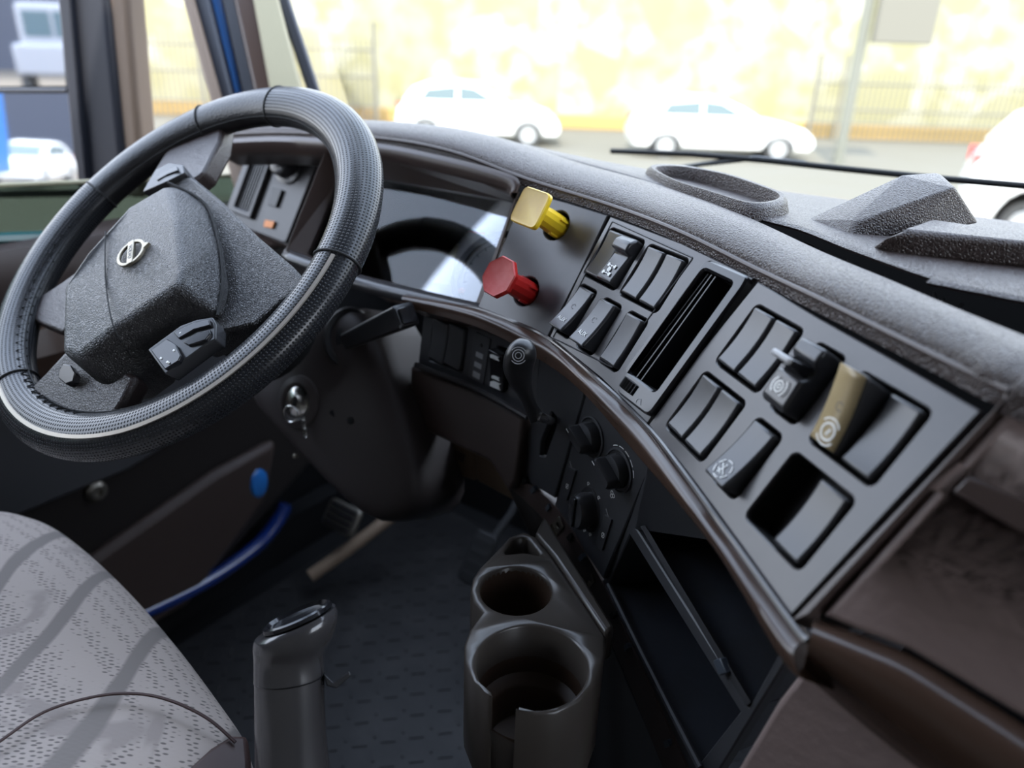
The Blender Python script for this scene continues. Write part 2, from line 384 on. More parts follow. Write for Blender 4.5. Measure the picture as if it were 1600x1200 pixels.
# ------------------------------------------------------------------ setting: ground, street wall, cab shell
g = MB(); g.add([V(-60, -60, 0), V(60, -60, 0), V(60, 60, 0), V(-60, 60, 0)], [(0, 1, 2, 3)])
struct(g.build('ground', 'street_tan', smooth=0), 'tan sunlit street surface outside the cab', 'ground')
g = MB(); g.add([V(-30, 13, 0.012), V(60, 13, 0.012), V(60, 25.4, 0.012), V(-30, 25.4, 0.012)], [(0, 1, 2, 3)])
struct(g.build('road_surface', 'asphalt', smooth=0), 'pale grey road strip with cars parked along it', 'road')
g = MB(); g.box(Frame(V(0, 27, 0), V(0, -1, 0), V(1, 0, 0)), -45, 60, 0, 5.6, -0.4, 0)
struct(g.build('wall_street', 'stone_wall', smooth=0), 'pale yellow stone wall across the street', 'wall')
g = MB(); g.box(Frame(V(0, 25.6, 0), V(0, -1, 0), V(1, 0, 0)), -45, 60, 0, 0.42, -0.5, 0)
struct(g.build('kerb', 'ochre_paint', smooth=0, bevel=0.03), 'ochre painted kerb at the foot of the stone wall', 'kerb')

FLZ = 1.50
g = MB(); fr = Frame(T(0, 0, FLZ), UP, TR); g.box(fr, -1.42, 1.25, -1.6, 1.35, -0.06, 0)
struct(g.build('floor', 'rubber', smooth=0), 'dark cab floor under the rubber mat', 'floor')
g = MB(); fr = Frame(T(0, 0, 3.30), UP, TR); g.box(fr, -1.25, 1.25, -1.6, 0.62, 0, 0.05)
struct(g.build('ceiling', 'headliner', smooth=0), 'pale cab ceiling lining', 'ceiling')
g = MB(); fr = Frame(T(0, -1.6, FLZ), TF, -TR); g.box(fr, -1.25, 1.25, -0.0, 1.8, -0.05, 0)
struct(g.build('wall_rear', 'headliner', smooth=0), 'rear wall of the cab behind the seats', 'wall')
# right side: wall with its own window opening
g = MB(); fr = Frame(T(1.25, 0, FLZ), -TR, -TF)
g.plate(fr, [(1.6, 0), (-1.35, 0), (-1.35, 0.9), (-0.62, 1.8), (1.6, 1.8)], [rrect(-0.13, 1.17, 1.16, 0.66, 0.06)], 0, 0.05, 0.004)
struct(g.build('wall_right', 'headliner', smooth=30), 'passenger side of the cab with its window opening', 'wall')
g = MB(); g.prism([T(-1.25, -1.6, FLZ), T(-1.25, -0.55, FLZ), T(-1.25, -0.35, 3.3), T(-1.25, -1.6, 3.3)], [T(-1.2, -1.6, FLZ), T(-1.2, -0.55, FLZ), T(-1.2, -0.35, 3.3), T(-1.2, -1.6, 3.3)])
struct(g.build('wall_left_rear', 'headliner', smooth=0), 'left side of the cab behind the driver door', 'wall')
# bulkhead under the windscreen, outside skin
g = MB(); fr = Frame(T(0, 1.30, FLZ), -TF, TR); g.box(fr, -1.42, 1.25, -0.0, 0.86, -0.05, 0)
struct(g.build('wall_front', 'rubber', smooth=0), 'dark bulkhead ahead of the pedals', 'wall')

# windscreen: one slightly raked pane
WB, WT = 1.00, 0.68
rows = []
for i in range(2):
    z = 2.42 if i == 0 else 3.30; f0 = WB if i == 0 else WT
    rows.append([T(-1.06+2.12*k/12, f0+0.10*(1-(abs(k-6)/6)**2), z) for k in range(13)])
g = MB(); g.grid(rows); struct(g.build('window_1', 'windscreen_glass', smooth=60), 'clear windscreen above the dashboard', 'window')

# ------------------------------------------------------------------ driver's door and pillars (left side, lat = -1.2)
LAT = -1.20
door = bpy.data.objects.new('door_1', None); SC.collection.objects.link(door); door.location = T(LAT, 0.3, FLZ); ORG['door_1'] = Vector(door.location)
struct(door, "driver's door, dark brown inside with a half lowered tinted pane", 'door')
FD = Frame(T(LAT, 0, 0), TR)                     # u along -TF ...
def dz(f, z, h=0): return T(LAT+h, f, z)
# inner door skin, slightly bulged with recesses
def yz_prism(pts, h0, h1): return MB().prism([dz(f, z, h0) for f, z in pts], [dz(f, z, h1) for f, z in pts])
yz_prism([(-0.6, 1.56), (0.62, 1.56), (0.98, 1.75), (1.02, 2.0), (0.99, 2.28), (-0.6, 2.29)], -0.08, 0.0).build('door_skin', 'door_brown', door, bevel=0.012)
g = MB(); g.grid([[dz(f, 2.30, -0.07), dz(f, 2.315, -0.03), dz(f, 2.305, 0.01), dz(f, 2.27, 0.025), dz(f, 2.235, 0.02), dz(f, 2.22, 0.0)] for f in (-0.6, 0, 0.5, 0.99)])
g.build('door_sill_pad', 'brown_plastic', door, solid=0.004)
g = MB(); g.grid([[dz(f, 2.20, 0.0), dz(f, 2.195, 0.05), dz(f, 2.16, 0.065), dz(f, 2.12, 0.05), dz(f, 2.11, 0.0)] for f in (-0.6, 0.1, 0.45, 0.62)], cap=False)
g.build('armrest', 'brown_trim', door, solid=0.004)
yz_prism([(-0.5, 1.60), (0.60, 1.58), (0.80, 1.72), (0.84, 1.84), (0.70, 1.83), (0.2, 1.72), (-0.5, 1.70)], 0.0, 0.03).build('map_pocket', 'door_panel_low', door, bevel=0.012)
yz_prism([(-0.5, 1.90), (0.55, 1.90), (0.78, 1.95), (0.84, 2.06), (0.5, 2.08), (-0.5, 2.08)], 0.0, 0.012).build('door_insert', 'low_panel', door, bevel=0.01)
kp = onplane(148, 766, T(LAT, 0, 0), TR)
fr = Frame(kp, TR); MB().lathe(fr, [(0.018, 0), (0.018, 0.008), (0.012, 0.013), (0.006, 0.013), (0.005, 0.009)], 20).build('door_knob', 'dull_metal', door, label='small round grey knob')
# tinted pane, rolled half down: its top edge shows
tp = onplane(0, 290, T(LAT-0.03, 0, 0), TR); tq = onplane(165, 283, T(LAT-0.03, 0, 0), TR)
ft = lambda p: p.dot(TF)
z0, z1 = tp.z, tq.z
gl = [(-0.6, z0+(z1-z0)*(-0.6-ft(tp))/(ft(tq)-ft(tp))), (0.93, z0+(z1-z0)*(0.93-ft(tp))/(ft(tq)-ft(tp))), (0.97, 2.25), (-0.6, 2.25)]
MB().prism([T(LAT-0.034, f, z) for f, z in gl], [T(LAT-0.030, f, z) for f, z in gl]).build('window_pane', 'door_glass', door, smooth=0, label='tinted green half lowered glass')
MB().tube([T(LAT-0.032, f, z) for f, z in gl[:2]], 0.0035, 8).build('pane_edge', 'cream_trim', door, label='pale green polished glass edge')
MB().tube([onplane(x, y, T(LAT-0.02, 0, 0), TR) for x, y in ((-300, 386), (0, 374), (200, 366), (330, 360))], 0.010, 8).build('weather_strip', 'tinted', door, label='dark teal rubber strip')

def pillar(name, pts_top, pts_bot, depth, thick, material, label, sub=6):
    """leaning pillar piece: front face between two pixel lines on its own plane at real depth, solid behind"""
    d = -TR*0.75+TF*0.66
    a0, a1 = P(*pts_top[0], depth), P(*pts_top[1], depth); b0, b1 = P(*pts_bot[0], depth), P(*pts_bot[1], depth)
    a0, a1 = a0+(a0-b0)*1.3, a1+(a1-b1)*1.3      # carried on up to the roof, outside the frame
    g = MB(); g.prism([a0, a1, b1, b0], [p+d*thick for p in (a0, a1, b1, b0)])
    o = g.build(name, material, bevel=0.006, seg=3); return struct(o, label, 'pillar')
# piece by piece from the door frame (left) to the windscreen seal (right)
pillar('trim_1', ((275, -40), (292, -40)), ((372, 320), (392, 320)), 1.34, 0.02, 'tan_trim', 'tan rubber door frame seal beside the side window')
pillar('trim_2', ((290, -40), (318, -40)), ((386, 320), (402, 300)), 1.36, 0.05, 'mirror_shell', 'dark inner door frame beside the blue edge')
pillar('trim_3', ((316, -40), (338, -60)), ((392, 270), (404, 262)), 1.40, 0.05, 'blue_paint_bright', 'blue painted front edge of the door opening')
pillar('trim_4', ((336, -40), (364, -40)), ((398, 240), (440, 240)), 1.38, 0.05, 'mirror_shell', 'black seal between blue door edge and inner pillar')
pillar('trim_5', ((356, -40), (394, -40)), ((418, 240), (452, 240)), 1.35, 0.06, 'brown_trim', 'dark brown edge of the inner windscreen pillar')
pillar('trim_6', ((388, -40), (424, -40)), ((440, 240), (500, 250)), 1.34, 0.06, 'cream_trim', 'cream lined windscreen pillar')
pillar('trim_7', ((418, -40), (440, -40)), ((496, 190), (516, 190)), 1.37, 0.04, 'mirror_shell', 'black windscreen seal beside the cream pillar')

# ------------------------------------------------------------------ dashboard body
dash = thing('dashboard', 'brown wraparound dashboard body with grained leather top pad under the windscreen', 'dashboard', T(-0.4, 0.8, 2.2))
# top pad
st = [('K', 330, 212), ('K', 440, 208), ('K', 585, 216), ('K', 700, 236), ('V', 822, 280), ('V', 955, 322), ('B', 1060, 362), ('B', 1187, 424), ('A', 1280, 468), ('A', 1380, 517), ('A', 1480, 566), ('A', 1578, 612)]
cols = []
for k, x, y in st:
    X = on(k, x, y); m = away(k); w = {1060: 1.0, 1187: 0.88, 1280: 0.80, 1380: 0.76, 1480: 0.76, 1578: 0.78}.get(x, 1.25)
    dd = [X-UP*0.009+PL[k].n*0.001] + [X+m*a*w+UP*b for a, b in PADO] + [X+m*0.068*w-UP*0.012]
    cols.append(dd)
ext = TR*0.22
cols.append([p+(TR*0.07-TF*0.015) for p in cols[-1]]); cols.append([p+TR*0.6 for p in cols[-1]])
rl = [[c[j] for c in cols] for j in range(len(cols[0]))]
rs = [spline(r, 90) for r in rl]
rowsp = []
for i in range(90):
    q = [r[i] for r in rs]; rowsp.append([q[0], q[1]]+spline(q[1:7], 14)[1:]+[q[7]])
g = MB(); g.grid(rowsp); g.build('top_pad', 'brown_leather', dash, smooth=60)
pad_far = [c[6] for c in cols]
# bright moulded ridge along the near edge of the pad
g = MB(); g.tube([p+UP*0.0005 for p in spline([c[1] for c in cols[:-2]], 80)], 0.0022, 8); g.build('edge_moulding', 'brown_plastic', dash)

# top cover behind the pad, with a defroster channel between
cf_px = [(1184, 338), (1251, 356), (1336, 389), (1479, 438), (1600, 466)]
CZ = 2.463
cf = [p+UP*0.0 for p in (cols[0][6], cols[2][6], cols[4][6], cols[5][6], onz(1090, 308, CZ))] + [onz(x, y, CZ) for x, y in cf_px]
cf.append(cf[-1]+TR*0.6-TF*0.03)
cb = []
for p in cf:
    lat = p.dot(TR); cb.append(T(lat-0.02, 0.955+0.07*(1-min(1, (lat/1.06)**2)), 2.43))
rr = [spline([p-UP*0.0045+away('B')*0.003 for p in cf], 60), spline([p-UP*0.002 for p in cf], 60), spline([p+away('B')*0.004 for p in cf], 60)]
fb = spline(cb, 60); ff = rr[2]
rows = [[rr[0][i], rr[1][i], ff[i]]+[ff[i]+(fb[i]-ff[i])*t+UP*0.006*sin(pi*t) for t in (0.12, 0.3, 0.5, 0.7, 0.85, 1)]+[fb[i]-UP*0.03] for i in range(60)]
g = MB(); g.grid(rows); g.build('top_cover', 'brown_leather', dash, smooth=60)
# defroster channel floor with fins
far = spline(pad_far, 90)
g = MB(); sl = [onz(x, y, 2.452) for x, y in ((1190, 340), (1300, 386), (1397, 438), (1487, 478), (1600, 528))]; sl.append(sl[-1]+TR*0.6-TF*0.03)
s2 = [p for p in cf[5:]]; n_ = 40
a_ = spline([p-UP*0.022 for p in sl], n_); b_ = spline([p-UP*0.03+away('B')*0.01 for p in s2], n_)
g.grid([[a_[i], b_[i]] for i in range(n_)]); ch = g.build('defroster_channel', 'cavity', dash, smooth=60)
for i in range(6, n_, 4):
    d = (b_[i]-a_[i]); t = (a_[i]-a_[i-1]).normalized()*0.0012
    g = MB(); g.prism([a_[i]-t, a_[i]+t, b_[i]+t, b_[i]-t], [p+UP*0.017 for p in (a_[i]-t, a_[i]+t, b_[i]+t, b_[i]-t)]); g.build('fin', 'black_plastic', ch, smooth=0)
# shallow oval tray in the cover
ov = [(1016, 270), (1060, 268), (1130, 281), (1190, 301), (1222, 316), (1214, 327), (1170, 330), (1110, 312), (1050, 292)]
TZ = 2.466
lo = [onz(x, y, TZ) for x, y in ov]; cc = sum(lo, V(0, 0, 0))/len(lo)
def closed_spline(p, n): return spline(p[-2:]+p+p[:3], n*(len(p)+4)//len(p))[:]  # helper, not exact
def loop_smooth(p, n=48):
    k = len(p); out = []
    for i in range(n):
        t = i/n*k; j = int(t); t -= j; p0, p1, p2, p3 = p[(j-1) % k], p[j % k], p[(j+1) % k], p[(j+2) % k]
        out.append(0.5*((2*p1)+(p2-p0)*t+(2*p0-5*p1+4*p2-p3)*t*t+(3*p1-p0-3*p2+p3)*t**3))
    return out
lo = loop_smooth(lo)
def scl(s, dz_): return [cc+(p-cc)*s+UP*dz_ for p in lo]
g = MB(); g.grid([scl(1.10, -0.006), scl(1.05, 0.004), scl(1.0, 0.0075), scl(0.93, 0.007), scl(0.90, 0.002), scl(0.88, -0.010), scl(0.4, -0.011), scl(0.02, -0.011)], close_v=True)
g.build('oval_tray', 'brown_leather', dash, smooth=50)
# raised fin and the low cowl beside it on the cover
def hullish(name, base, top, material, parent, bev=0.004):
    g = MB(); g.prism(base, top); return g.build(name, material, parent, bevel=bev, seg=3, smooth=35)
zb = 2.458
base = [onz(1255, 347, zb), onz(1330, 372, zb), onz(1420, 372, zb), onz(1530, 350, zb), onz(1500, 318, zb), onz(1320, 318, zb)]
topf = [onz(1290, 330, 2.468), onz(1335, 345, 2.470), onz(1380, 327, 2.480), onz(1493, 292, 2.497), onz(1468, 270, 2.502), onz(1410, 274, 2.500)]
hullish('raised_fin', base, topf, 'brown_leather', dash)
base = [onz(1355, 392, zb), onz(1400, 402, zb), onz(1640, 425, zb), onz(1640, 425, zb)+TR*0.5, onz(1640, 390, zb)+TR*0.5, onz(1450, 350, zb)]
topf = [onz(1385, 372, 2.474), onz(1420, 362, 2.478), onz(1640, 382, 2.478), onz(1640, 382, 2.478)+TR*0.5, onz(1640, 370, 2.478)+TR*0.5, onz(1455, 343, 2.478)]
cowl = hullish('low_cowl', base, topf, 'brown_leather', dash)

# lower lip moulding that sweeps under the panels
la = [('K', 636, 462), ('K', 700, 476), ('V', 748, 483), ('V', 800, 502), ('V', 855, 528), ('B', 935, 594), ('B', 1012, 668), ('A', 1060, 728), ('A', 1140, 838), ('A', 1237, 974), ('A', 1262, 1002)]
lb = [(634, 480), (694, 497), (748, 512), (800, 538), (848, 565), (912, 615), (988, 702), (1030, 748), (1110, 850), (1212, 1016), (1250, 1060)]
ra, rb, rc, rd, re_ = [], [], [], [], []
laz = [-143, -142, -140, -136, -127, -119, -113, -109, -107.5, -107, -107]
for (k, x, y), (x2, y2), az in zip(la, lb, laz):
    f_ = Frame(on(k, x, y), normal(az, 31)); q = f_.at(x2, y2, 0.006)
    p = f_.o; ra.append(p); rb.append(p+(q-p)*0.06+f_.n*0.005); rc.append(p+(q-p)*0.45+f_.n*0.009); rd.append(q); re_.append(q-f_.n*0.05)
sel = [0, 2, 4, 5, 6, 8, 9, 10]
ra, rb, rc, rd, re_ = [[q[i] for i in sel] for q in (ra, rb, rc, rd, re_)]
n_ = 80
R5 = [spline(r, n_) for r in (ra, rb, rc, rd, re_)]
rows = [[R5[0][i]-UP*0+(R5[0][i]-R5[1][i])*0.6, R5[0][i], R5[1][i]]+spline([R5[1][i], R5[2][i], R5[3][i]], 9)[1:]+[R5[4][i]] for i in range(n_)]
g = MB(); g.grid(rows); g.build('lower_lip', 'brown_trim', dash, smooth=50, label='glossy dark brown rolled lip')
# upper thin light edge of the lip (rounded bead)
g = MB(); g.tube([p for p in spline([on(k, x, y, 0.002) for k, x, y in la], n_)], 0.0022, 8); g.build('lip_bead', 'bead_gloss', dash)

# right hand end: trim strip, groove and the big padded passenger panel
q1, q2 = FA.at(1592, 606), FA.at(1278, 962)
n_p = (q1-q2).cross(TR); n_p = n_p if n_p.dot(EYE-q1) > 0 else -n_p
FP = Frame(q1, n_p, TR)
def strip(name, pa, pb, h0, h1, material, parent, fr, bev=0.0015):
    a = [fr.uv(*p) for p in pa]; b = [fr.uv(*p) for p in pb]
    return MB().slab(fr, a+list(reversed(b)), h0, h1).build(name, material, parent, bevel=bev)
strip('end_trim', [(1566, 634), (1240, 974)], [(1590, 612), (1268, 962)], -0.012, 0.003, 'brown_plastic', dash, FA, 0.002)
strip('groove', [(1532, 640), (1228, 968)], [(1604, 600), (1290, 958)], -0.03, -0.006, 'cavity', dash, FA)
sv = (q2-q1).dot(FP.v)
e0 = FP.uv(1601, 604); e1 = FP.uv(1287, 962)
poly = [e0, e1]
for x, y in ((1340, 985), (1420, 1015), (1500, 1062), (1600, 1122)): poly.append(FP.uv(x, y))
u_r = poly[-1][0]+0.45; poly += [(u_r, poly[-1][1]-0.02), (u_r, e0[1]+0.01)]
slot = [FP.uv(x, y) for x, y in ((1500, 734), (1512, 742), (1484, 766), (1468, 760))]
MB().plate(FP, poly, [slot], 0.0, 0.02, 0.003, 0.015).build('passenger_panel', 'leather_creased', dash, smooth=50)
MB().slab(FP, [FP.uv(x, y) for x, y in ((1514, 743), (1600, 782), (1690, 822), (1690, 862), (1590, 830), (1488, 768))], -0.004, 0.0022).build('panel_grip', 'brown_plastic', dash, bevel=0.0015)
MB().slab(FP, [FP.uv(x, y) for x, y in ((1450, 700), (1560, 700), (1560, 800), (1440, 790))], -0.03, -0.016).build('slot_cavity', 'cavity', dash, smooth=0)
# rolled brown moulding below the passenger panel
tt = [(1272, 966), (1340, 990), (1420, 1022), (1500, 1070), (1600, 1133), (1700, 1200), (2100, 1440)]
bb = [(1254, 1052), (1310, 1100), (1370, 1150), (1440, 1205), (1540, 1280), (1650, 1350), (2080, 1600)]
a_, b_, c_, d_ = [], [], [], []
for (x, y), (x2, y2) in zip(tt, bb):
    a_.append(FP.at(x, y, -0.004)); b_.append(FP.at(x+(x2-x)*.25, y+(y2-y)*.25, 0.010)); c_.append(FP.at(x+(x2-x)*.65, y+(y2-y)*.65, 0.008)); d_.append(FP.at(x2, y2, -0.02))
rails_ = [spline(q, 40) for q in (a_, b_, c_, d_)]
g = MB(); g.grid([spline([q[i] for q in rails_], 10)+[rails_[3][i]-FP.n*0.04] for i in range(40)]); g.build('passenger_moulding', 'brown_trim', dash, smooth=50, label='rolled brown moulding')
# lower passenger side panel
FQ = Frame(FP.at(1255, 1055, -0.045), normal(-140, 4))
a = [FQ.uv(x, y) for x, y in ((1262, 1040), (1215, 1100), (1120, 1260), (1120, 1500), (2100, 1950), (2100, 1500), (1700, 1290), (1450, 1180))]
MB().slab(FQ, a, -0.02, 0).build('lower_passenger_panel', 'leather_creased', dash, bevel=0.003)

# ------------------------------------------------------------------ rocker switches
def rocker(parent, fr, u, v, base=0.0008, tilt=0.0, conc=0.0022, w=0.0245, h=0.0465, material='switch_plastic', label=None, prof=None, depth=-0.014):
    if prof is None:
        prof = []
        for k in range(9):
            t = -1+2*k/8; prof.append((t*h/2*(1 if abs(t) < 1 else 1), base+tilt*t+conc*t*t))
    pts = [(-h/2, depth)]+prof+[(h/2, depth)]
    a = [fr.pt(u-w/2, v+y, z) for y, z in pts]; b = [fr.pt(u+w/2, v+y, z) for y, z in pts]
    g = MB(); g.prism(a, b); o = g.build('rocker_switch', material, parent, bevel=0.0022, seg=3, smooth=30, label=label)
    def local(t):
        z = base+tilt*t+conc*t*t; s = (tilt+2*conc*t)/(h/2)
        return Frame(fr.pt(u, v+t*h/2, z), fr.n-fr.v*s, fr.u)
    return o, local
def holes_box(parent, fr, holes, depth=0.022):
    for hpoly in holes:
        g = MB(); n = len(hpoly)
        g.grid([[fr.pt(a, b, -0.004) for a, b in hpoly], [fr.pt(a, b, -depth) for a, b in hpoly]], close_v=True)
        g.add([fr.pt(a, b, -depth) for a, b in hpoly], [tuple(range(n))])
        g.build('switch_socket', 'cavity', parent, smooth=0)
HW, HH = 0.0290, 0.0518
def centre(fr, px): q = [fr.uv(*p) for p in px]; return (sum(a for a, b in q)/len(q), sum(b for a, b in q)/len(q))

# --- right hand switch panel (A)
pa_ = thing('switch_panel', 'large dark grey switch panel nearest the viewer, with one open empty socket', 'switch panel', FA.pt(0.05, -0.03, 0))
h1 = centre(FA, [(1187, 477), (1258, 520), (1178, 612), (1117, 562)])
h2 = centre(FA, [(1103, 578), (1163, 632), (1095, 723), (1043, 664)])
h5 = centre(FA, [(1351, 581), (1460, 649), (1355, 761), (1262, 679)])
h6 = centre(FA, [(1243, 703), (1334, 786), (1245, 894), (1168, 803)])
u3, v3 = FA.uv(1202, 633); h3 = (u3+HW/2, (h1[1]+h5[1])/2)
u4, v4 = FA.uv(1113, 745); h4 = (u4+HW/2, (h2[1]+h6[1])/2)
PWD = 2*HW-0.001
hs = [rrect(*h1, PWD, HH, .005), rrect(*h2, PWD, HH, .005), rrect(*h3, HW, HH, .005), rrect(*h4, HW, HH, .005), rrect(*h5, PWD, HH, .005), rrect(*h6, PWD, HH, .005)]
outl = [FA.uv(x, y) for x, y in ((1013, 664), (1060, 722), (1140, 832), (1232, 966), (1400, 784), (1533, 642), (1380, 553), (1280, 497), (1184, 440), (1095, 550))]
MB().plate(FA, outl, hs, 0, 0.004, 0.0009).build('face_plate', 'panel_grey', pa_, smooth=30)
holes_box(pa_, FA, hs)
for hc in (h1, h2):
    for s in (-1, 1): rocker(pa_, FA, hc[0]+s*0.0134, hc[1], label='blank dark grey rocker')
rocker(pa_, FA, h5[0]+0.0134, h5[1], label='blank dark grey rocker at the right end')
rocker(pa_, FA, h6[0]+0.0134, h6[1], base=0.0, label='blank pale lit rocker beside the open socket')
# brake warning rocker with raised top, gold reflected light painted on its face
o, lf = rocker(pa_, FA, h5[0]-0.0134, h5[1], base=0.0105, tilt=0.0085, conc=0.002, label='raised rocker with painted gold sheen and brake symbol')
g = MB(); g.grid([[lf(-0.97+1.94*k/12).pt(uu_, 0, 0.0003) for uu_ in (-0.0108, 0.0108)] for k in range(13)]); g.build('rocker_face', 'gold_sheen', o, solid=0.0004, label='face with painted gold sheen')
g = MB(); fr = lf(-0.70); g.slab(fr, rpoly([(-0.0102, -0.0062), (0.0102, -0.0062), (0.0098, 0.004), (0.004, 0.0068), (-0.002, 0.0052), (-0.0100, 0.0075)], .001), 0.0004, 0.0007); g.build('pale_patch', 'pale_grey', o, smooth=0)  # pale irregular patch near the lower end of the face
g = MB(); fr = lf(-0.62).moved(0, 0, 0.0003); ring_mb(g, fr, 0, 0, 0.0052, 0.0012, 0.0006); ring_mb(g, fr, 0, 0, 0.0082, 0.0009, 0.0006, 0.6, 2.5); ring_mb(g, fr, 0, 0, 0.0082, 0.0009, 0.0006, 3.7, 5.7)
bar_mb(g, fr, (-.001, -.002), (.0015, .002), 0.0012, 0.0006); g.build('symbol', 'white_print', o, smooth=0)
g = MB(); fr = lf(0.05); ring_mb(g, fr, 0, 0, 0.0026, 0.0006, 0.0006, 0.5, 5.5); g.build('marking', 'dark_blue_grey', o, smooth=0)
# symbol rocker of the lower row
o, lf = rocker(pa_, FA, h4[0], h4[1], base=0.0065, tilt=-0.0045, conc=0.0018, label='tilted rocker with a white wheel symbol')
g = MB(); fr = lf(-0.60)
for k in range(6): ring_mb(g, fr, 0, 0, 0.0068, 0.0007, 0.0006, k*pi/3+0.1, k*pi/3+0.85, 8)
bar_mb(g, fr, (-.004, .003), (.004, -.003), 0.0008, 0.0006); bar_mb(g, fr, (-.002, -.004), (0.0005, .004), 0.0008, 0.0006); bar_mb(g, fr, (-.004, -.001), (.001, -.0035), 0.0008, 0.0006); g.build('symbol', 'white_print', o, smooth=0)
# guarded parking brake rocker
hb = 0.0465/2
prof = [(-hb, 0.011), (-hb*0.9, 0.0145), (-hb*0.05, 0.0165), (hb*0.08, 0.011), (hb*0.35, 0.010), (hb*0.55, 0.0165), (hb*0.98, 0.0155)]
o, lf = rocker(pa_, FA, h3[0], h3[1], prof=prof, material='switch_plastic', label='rocker with a raised light tipped catch and round brake symbol')
fr = Frame(FA.pt(h3[0], h3[1]-hb*0.47, 0.0163), FA.n-FA.v*0.10, FA.u)
g = MB(); ring_mb(g, fr, 0, 0, 0.0036, 0.0011, 0.0006); ring_mb(g, fr, 0, 0, 0.0014, 0.0009, 0.0006)
for s in (0, pi): ring_mb(g, fr, 0, 0, 0.0064, 0.0010, 0.0006, s-0.9, s+0.9, 12)
g.build('symbol', 'white_print', o, smooth=0)
fr = FA.moved(h3[0], h3[1]+hb*0.16, 0)
g = MB(); g.prism([fr.pt(-0.0115, -0.003, 0.010), fr.pt(0.0095, -0.003, 0.010), fr.pt(0.0095, 0.006, 0.010), fr.pt(-0.0115, 0.006, 0.010)],
                  [fr.pt(-0.0115, -0.0005, 0.027), fr.pt(0.007, -0.0005, 0.027), fr.pt(0.007, 0.0035, 0.027), fr.pt(-0.0115, 0.0035, 0.027)])
g.build('catch', 'black_gloss', o, bevel=0.001)
g = MB(); g.prism([fr.pt(-0.0118, -0.001, 0.0262), fr.pt(0.0072, -0.001, 0.0262), fr.pt(0.0072, 0.0038, 0.0262), fr.pt(-0.0118, 0.0038, 0.0262)],
                  [fr.pt(-0.0112, -0.0, 0.0292), fr.pt(0.0066, -0.0, 0.0292), fr.pt(0.0066, 0.003, 0.0292), fr.pt(-0.0112, 0.003, 0.0292)])
g.build('catch_tip', 'pale_grey', o, bevel=0.0008, label='pale tip')

# --- middle switch panel (B)
pb_ = thing('switch_panel', 'small switch panel between the red knob and the upright air vent', 'switch panel', FB.pt(0.03, -0.03, 0))
b1 = centre(FB, [(952, 359), (1007, 378), (961, 452), (915, 425)]); b2 = centre(FB, [(1020, 385), (1072, 407), (1020, 485), (972, 458)])
vr = FB.uv(974, 531)[1]-0.001
b3 = (FB.uv(898, 483)[0]+0.0025, vr+0.001); b4 = (FB.uv(936, 505)[0]+0.0015, vr); b5 = (FB.uv(975, 531)[0], vr)
hs = [rrect(*b1, PWD, HH, .005), rrect(*b2, PWD, HH, .005)]+[rrect(*b, HW, HH, .005) for b in (b3, b4, b5)]
vent_hole = rpoly([FB.uv(x, y) for x, y in ((1108, 420), (1160, 442), (1036, 622), (982, 580))], 0.004)
outl = [FB.uv(x, y) for x, y in ((954, 338), (1065, 380), (1178, 434), (1095, 548), (1011, 662), (940, 592), (859, 526), (905, 430))]
MB().plate(FB, outl, hs+[vent_hole], 0, 0.004, 0.0009).build('face_plate', 'panel_grey', pb_, smooth=30)
holes_box(pb_, FB, hs)
fl = [FB.uv(x, y) for x, y in ((957, 346), (1083, 403), (957, 574), (864, 528))]
g = MB(); g.tube([FB.pt(a, b, 0) for a, b in rpoly(fl, .002, 3)], 0.0008, 6, closed=True); g.build('raised_outline', 'low_panel', pb_)
rocker(pb_, FB, b1[0]-0.0134, b1[1], label='blank rocker next to the axle lock switch')
for s in (-1, 1): rocker(pb_, FB, b2[0]+s*0.0134, b2[1], label='blank dark grey rocker')
rocker(pb_, FB, b5[0], b5[1], base=0.003, conc=0.0015, label='blank sunlit rocker')
prof = [(-hb, 0.006), (-hb*0.95, 0.0080), (hb*0.28, 0.0035), (hb*0.34, 0.0115), (hb*0.70, 0.0115), (hb*0.98, 0.0055)]
o, lf = rocker(pb_, FB, b1[0]+0.0134, b1[1], prof=prof, label='rocker with a raised catch and white axle symbol')
fr = Frame(FB.pt(b1[0]+0.0134, b1[1]-hb*0.50, 0.0068), FB.n+FB.v*0.17, FB.u); g = MB()
for sx in (-1, 1):
    for sy in (-1, 1): g.slab(fr, rrect(sx*0.0048, sy*0.0042, 0.0026, 0.0034, .0004), 0.0006, 0.0008)
bar_mb(g, fr, (-.0048, .0042), (.0048, .0042), .0008, .0006); bar_mb(g, fr, (-.0048, -.0042), (.0048, -.0042), .0008, .0006)
bar_mb(g, fr, (0, .0042), (0, -.0042), .0008, .0006); ring_mb(g, fr, 0, 0, .0016, .0014, .0006); bar_mb(g, fr, (-.003, .003), (.003, -.003), .0007, .0006)
g.build('symbol', 'white_print', o, smooth=0)
for bb_, bs, tl in ((b3, 0.0055, -0.005), (b4, 0.0085, -0.004)):
    o, lf = rocker(pb_, FB, bb_[0], bb_[1], base=bs, tilt=tl, conc=0.0018, label='tilted rocker marked AUX')
    text_mb(lf(-0.55), 'AUX', 0.0062, 0.0006).build('lettering', 'white_print', o, smooth=0)
    g = MB(); fr = lf(0.12); ring_mb(g, fr, 0, 0, 0.0025, 0.0005, 0.0005, 0.6, 5.4); g.build('marking', 'grey_print', o, smooth=0)

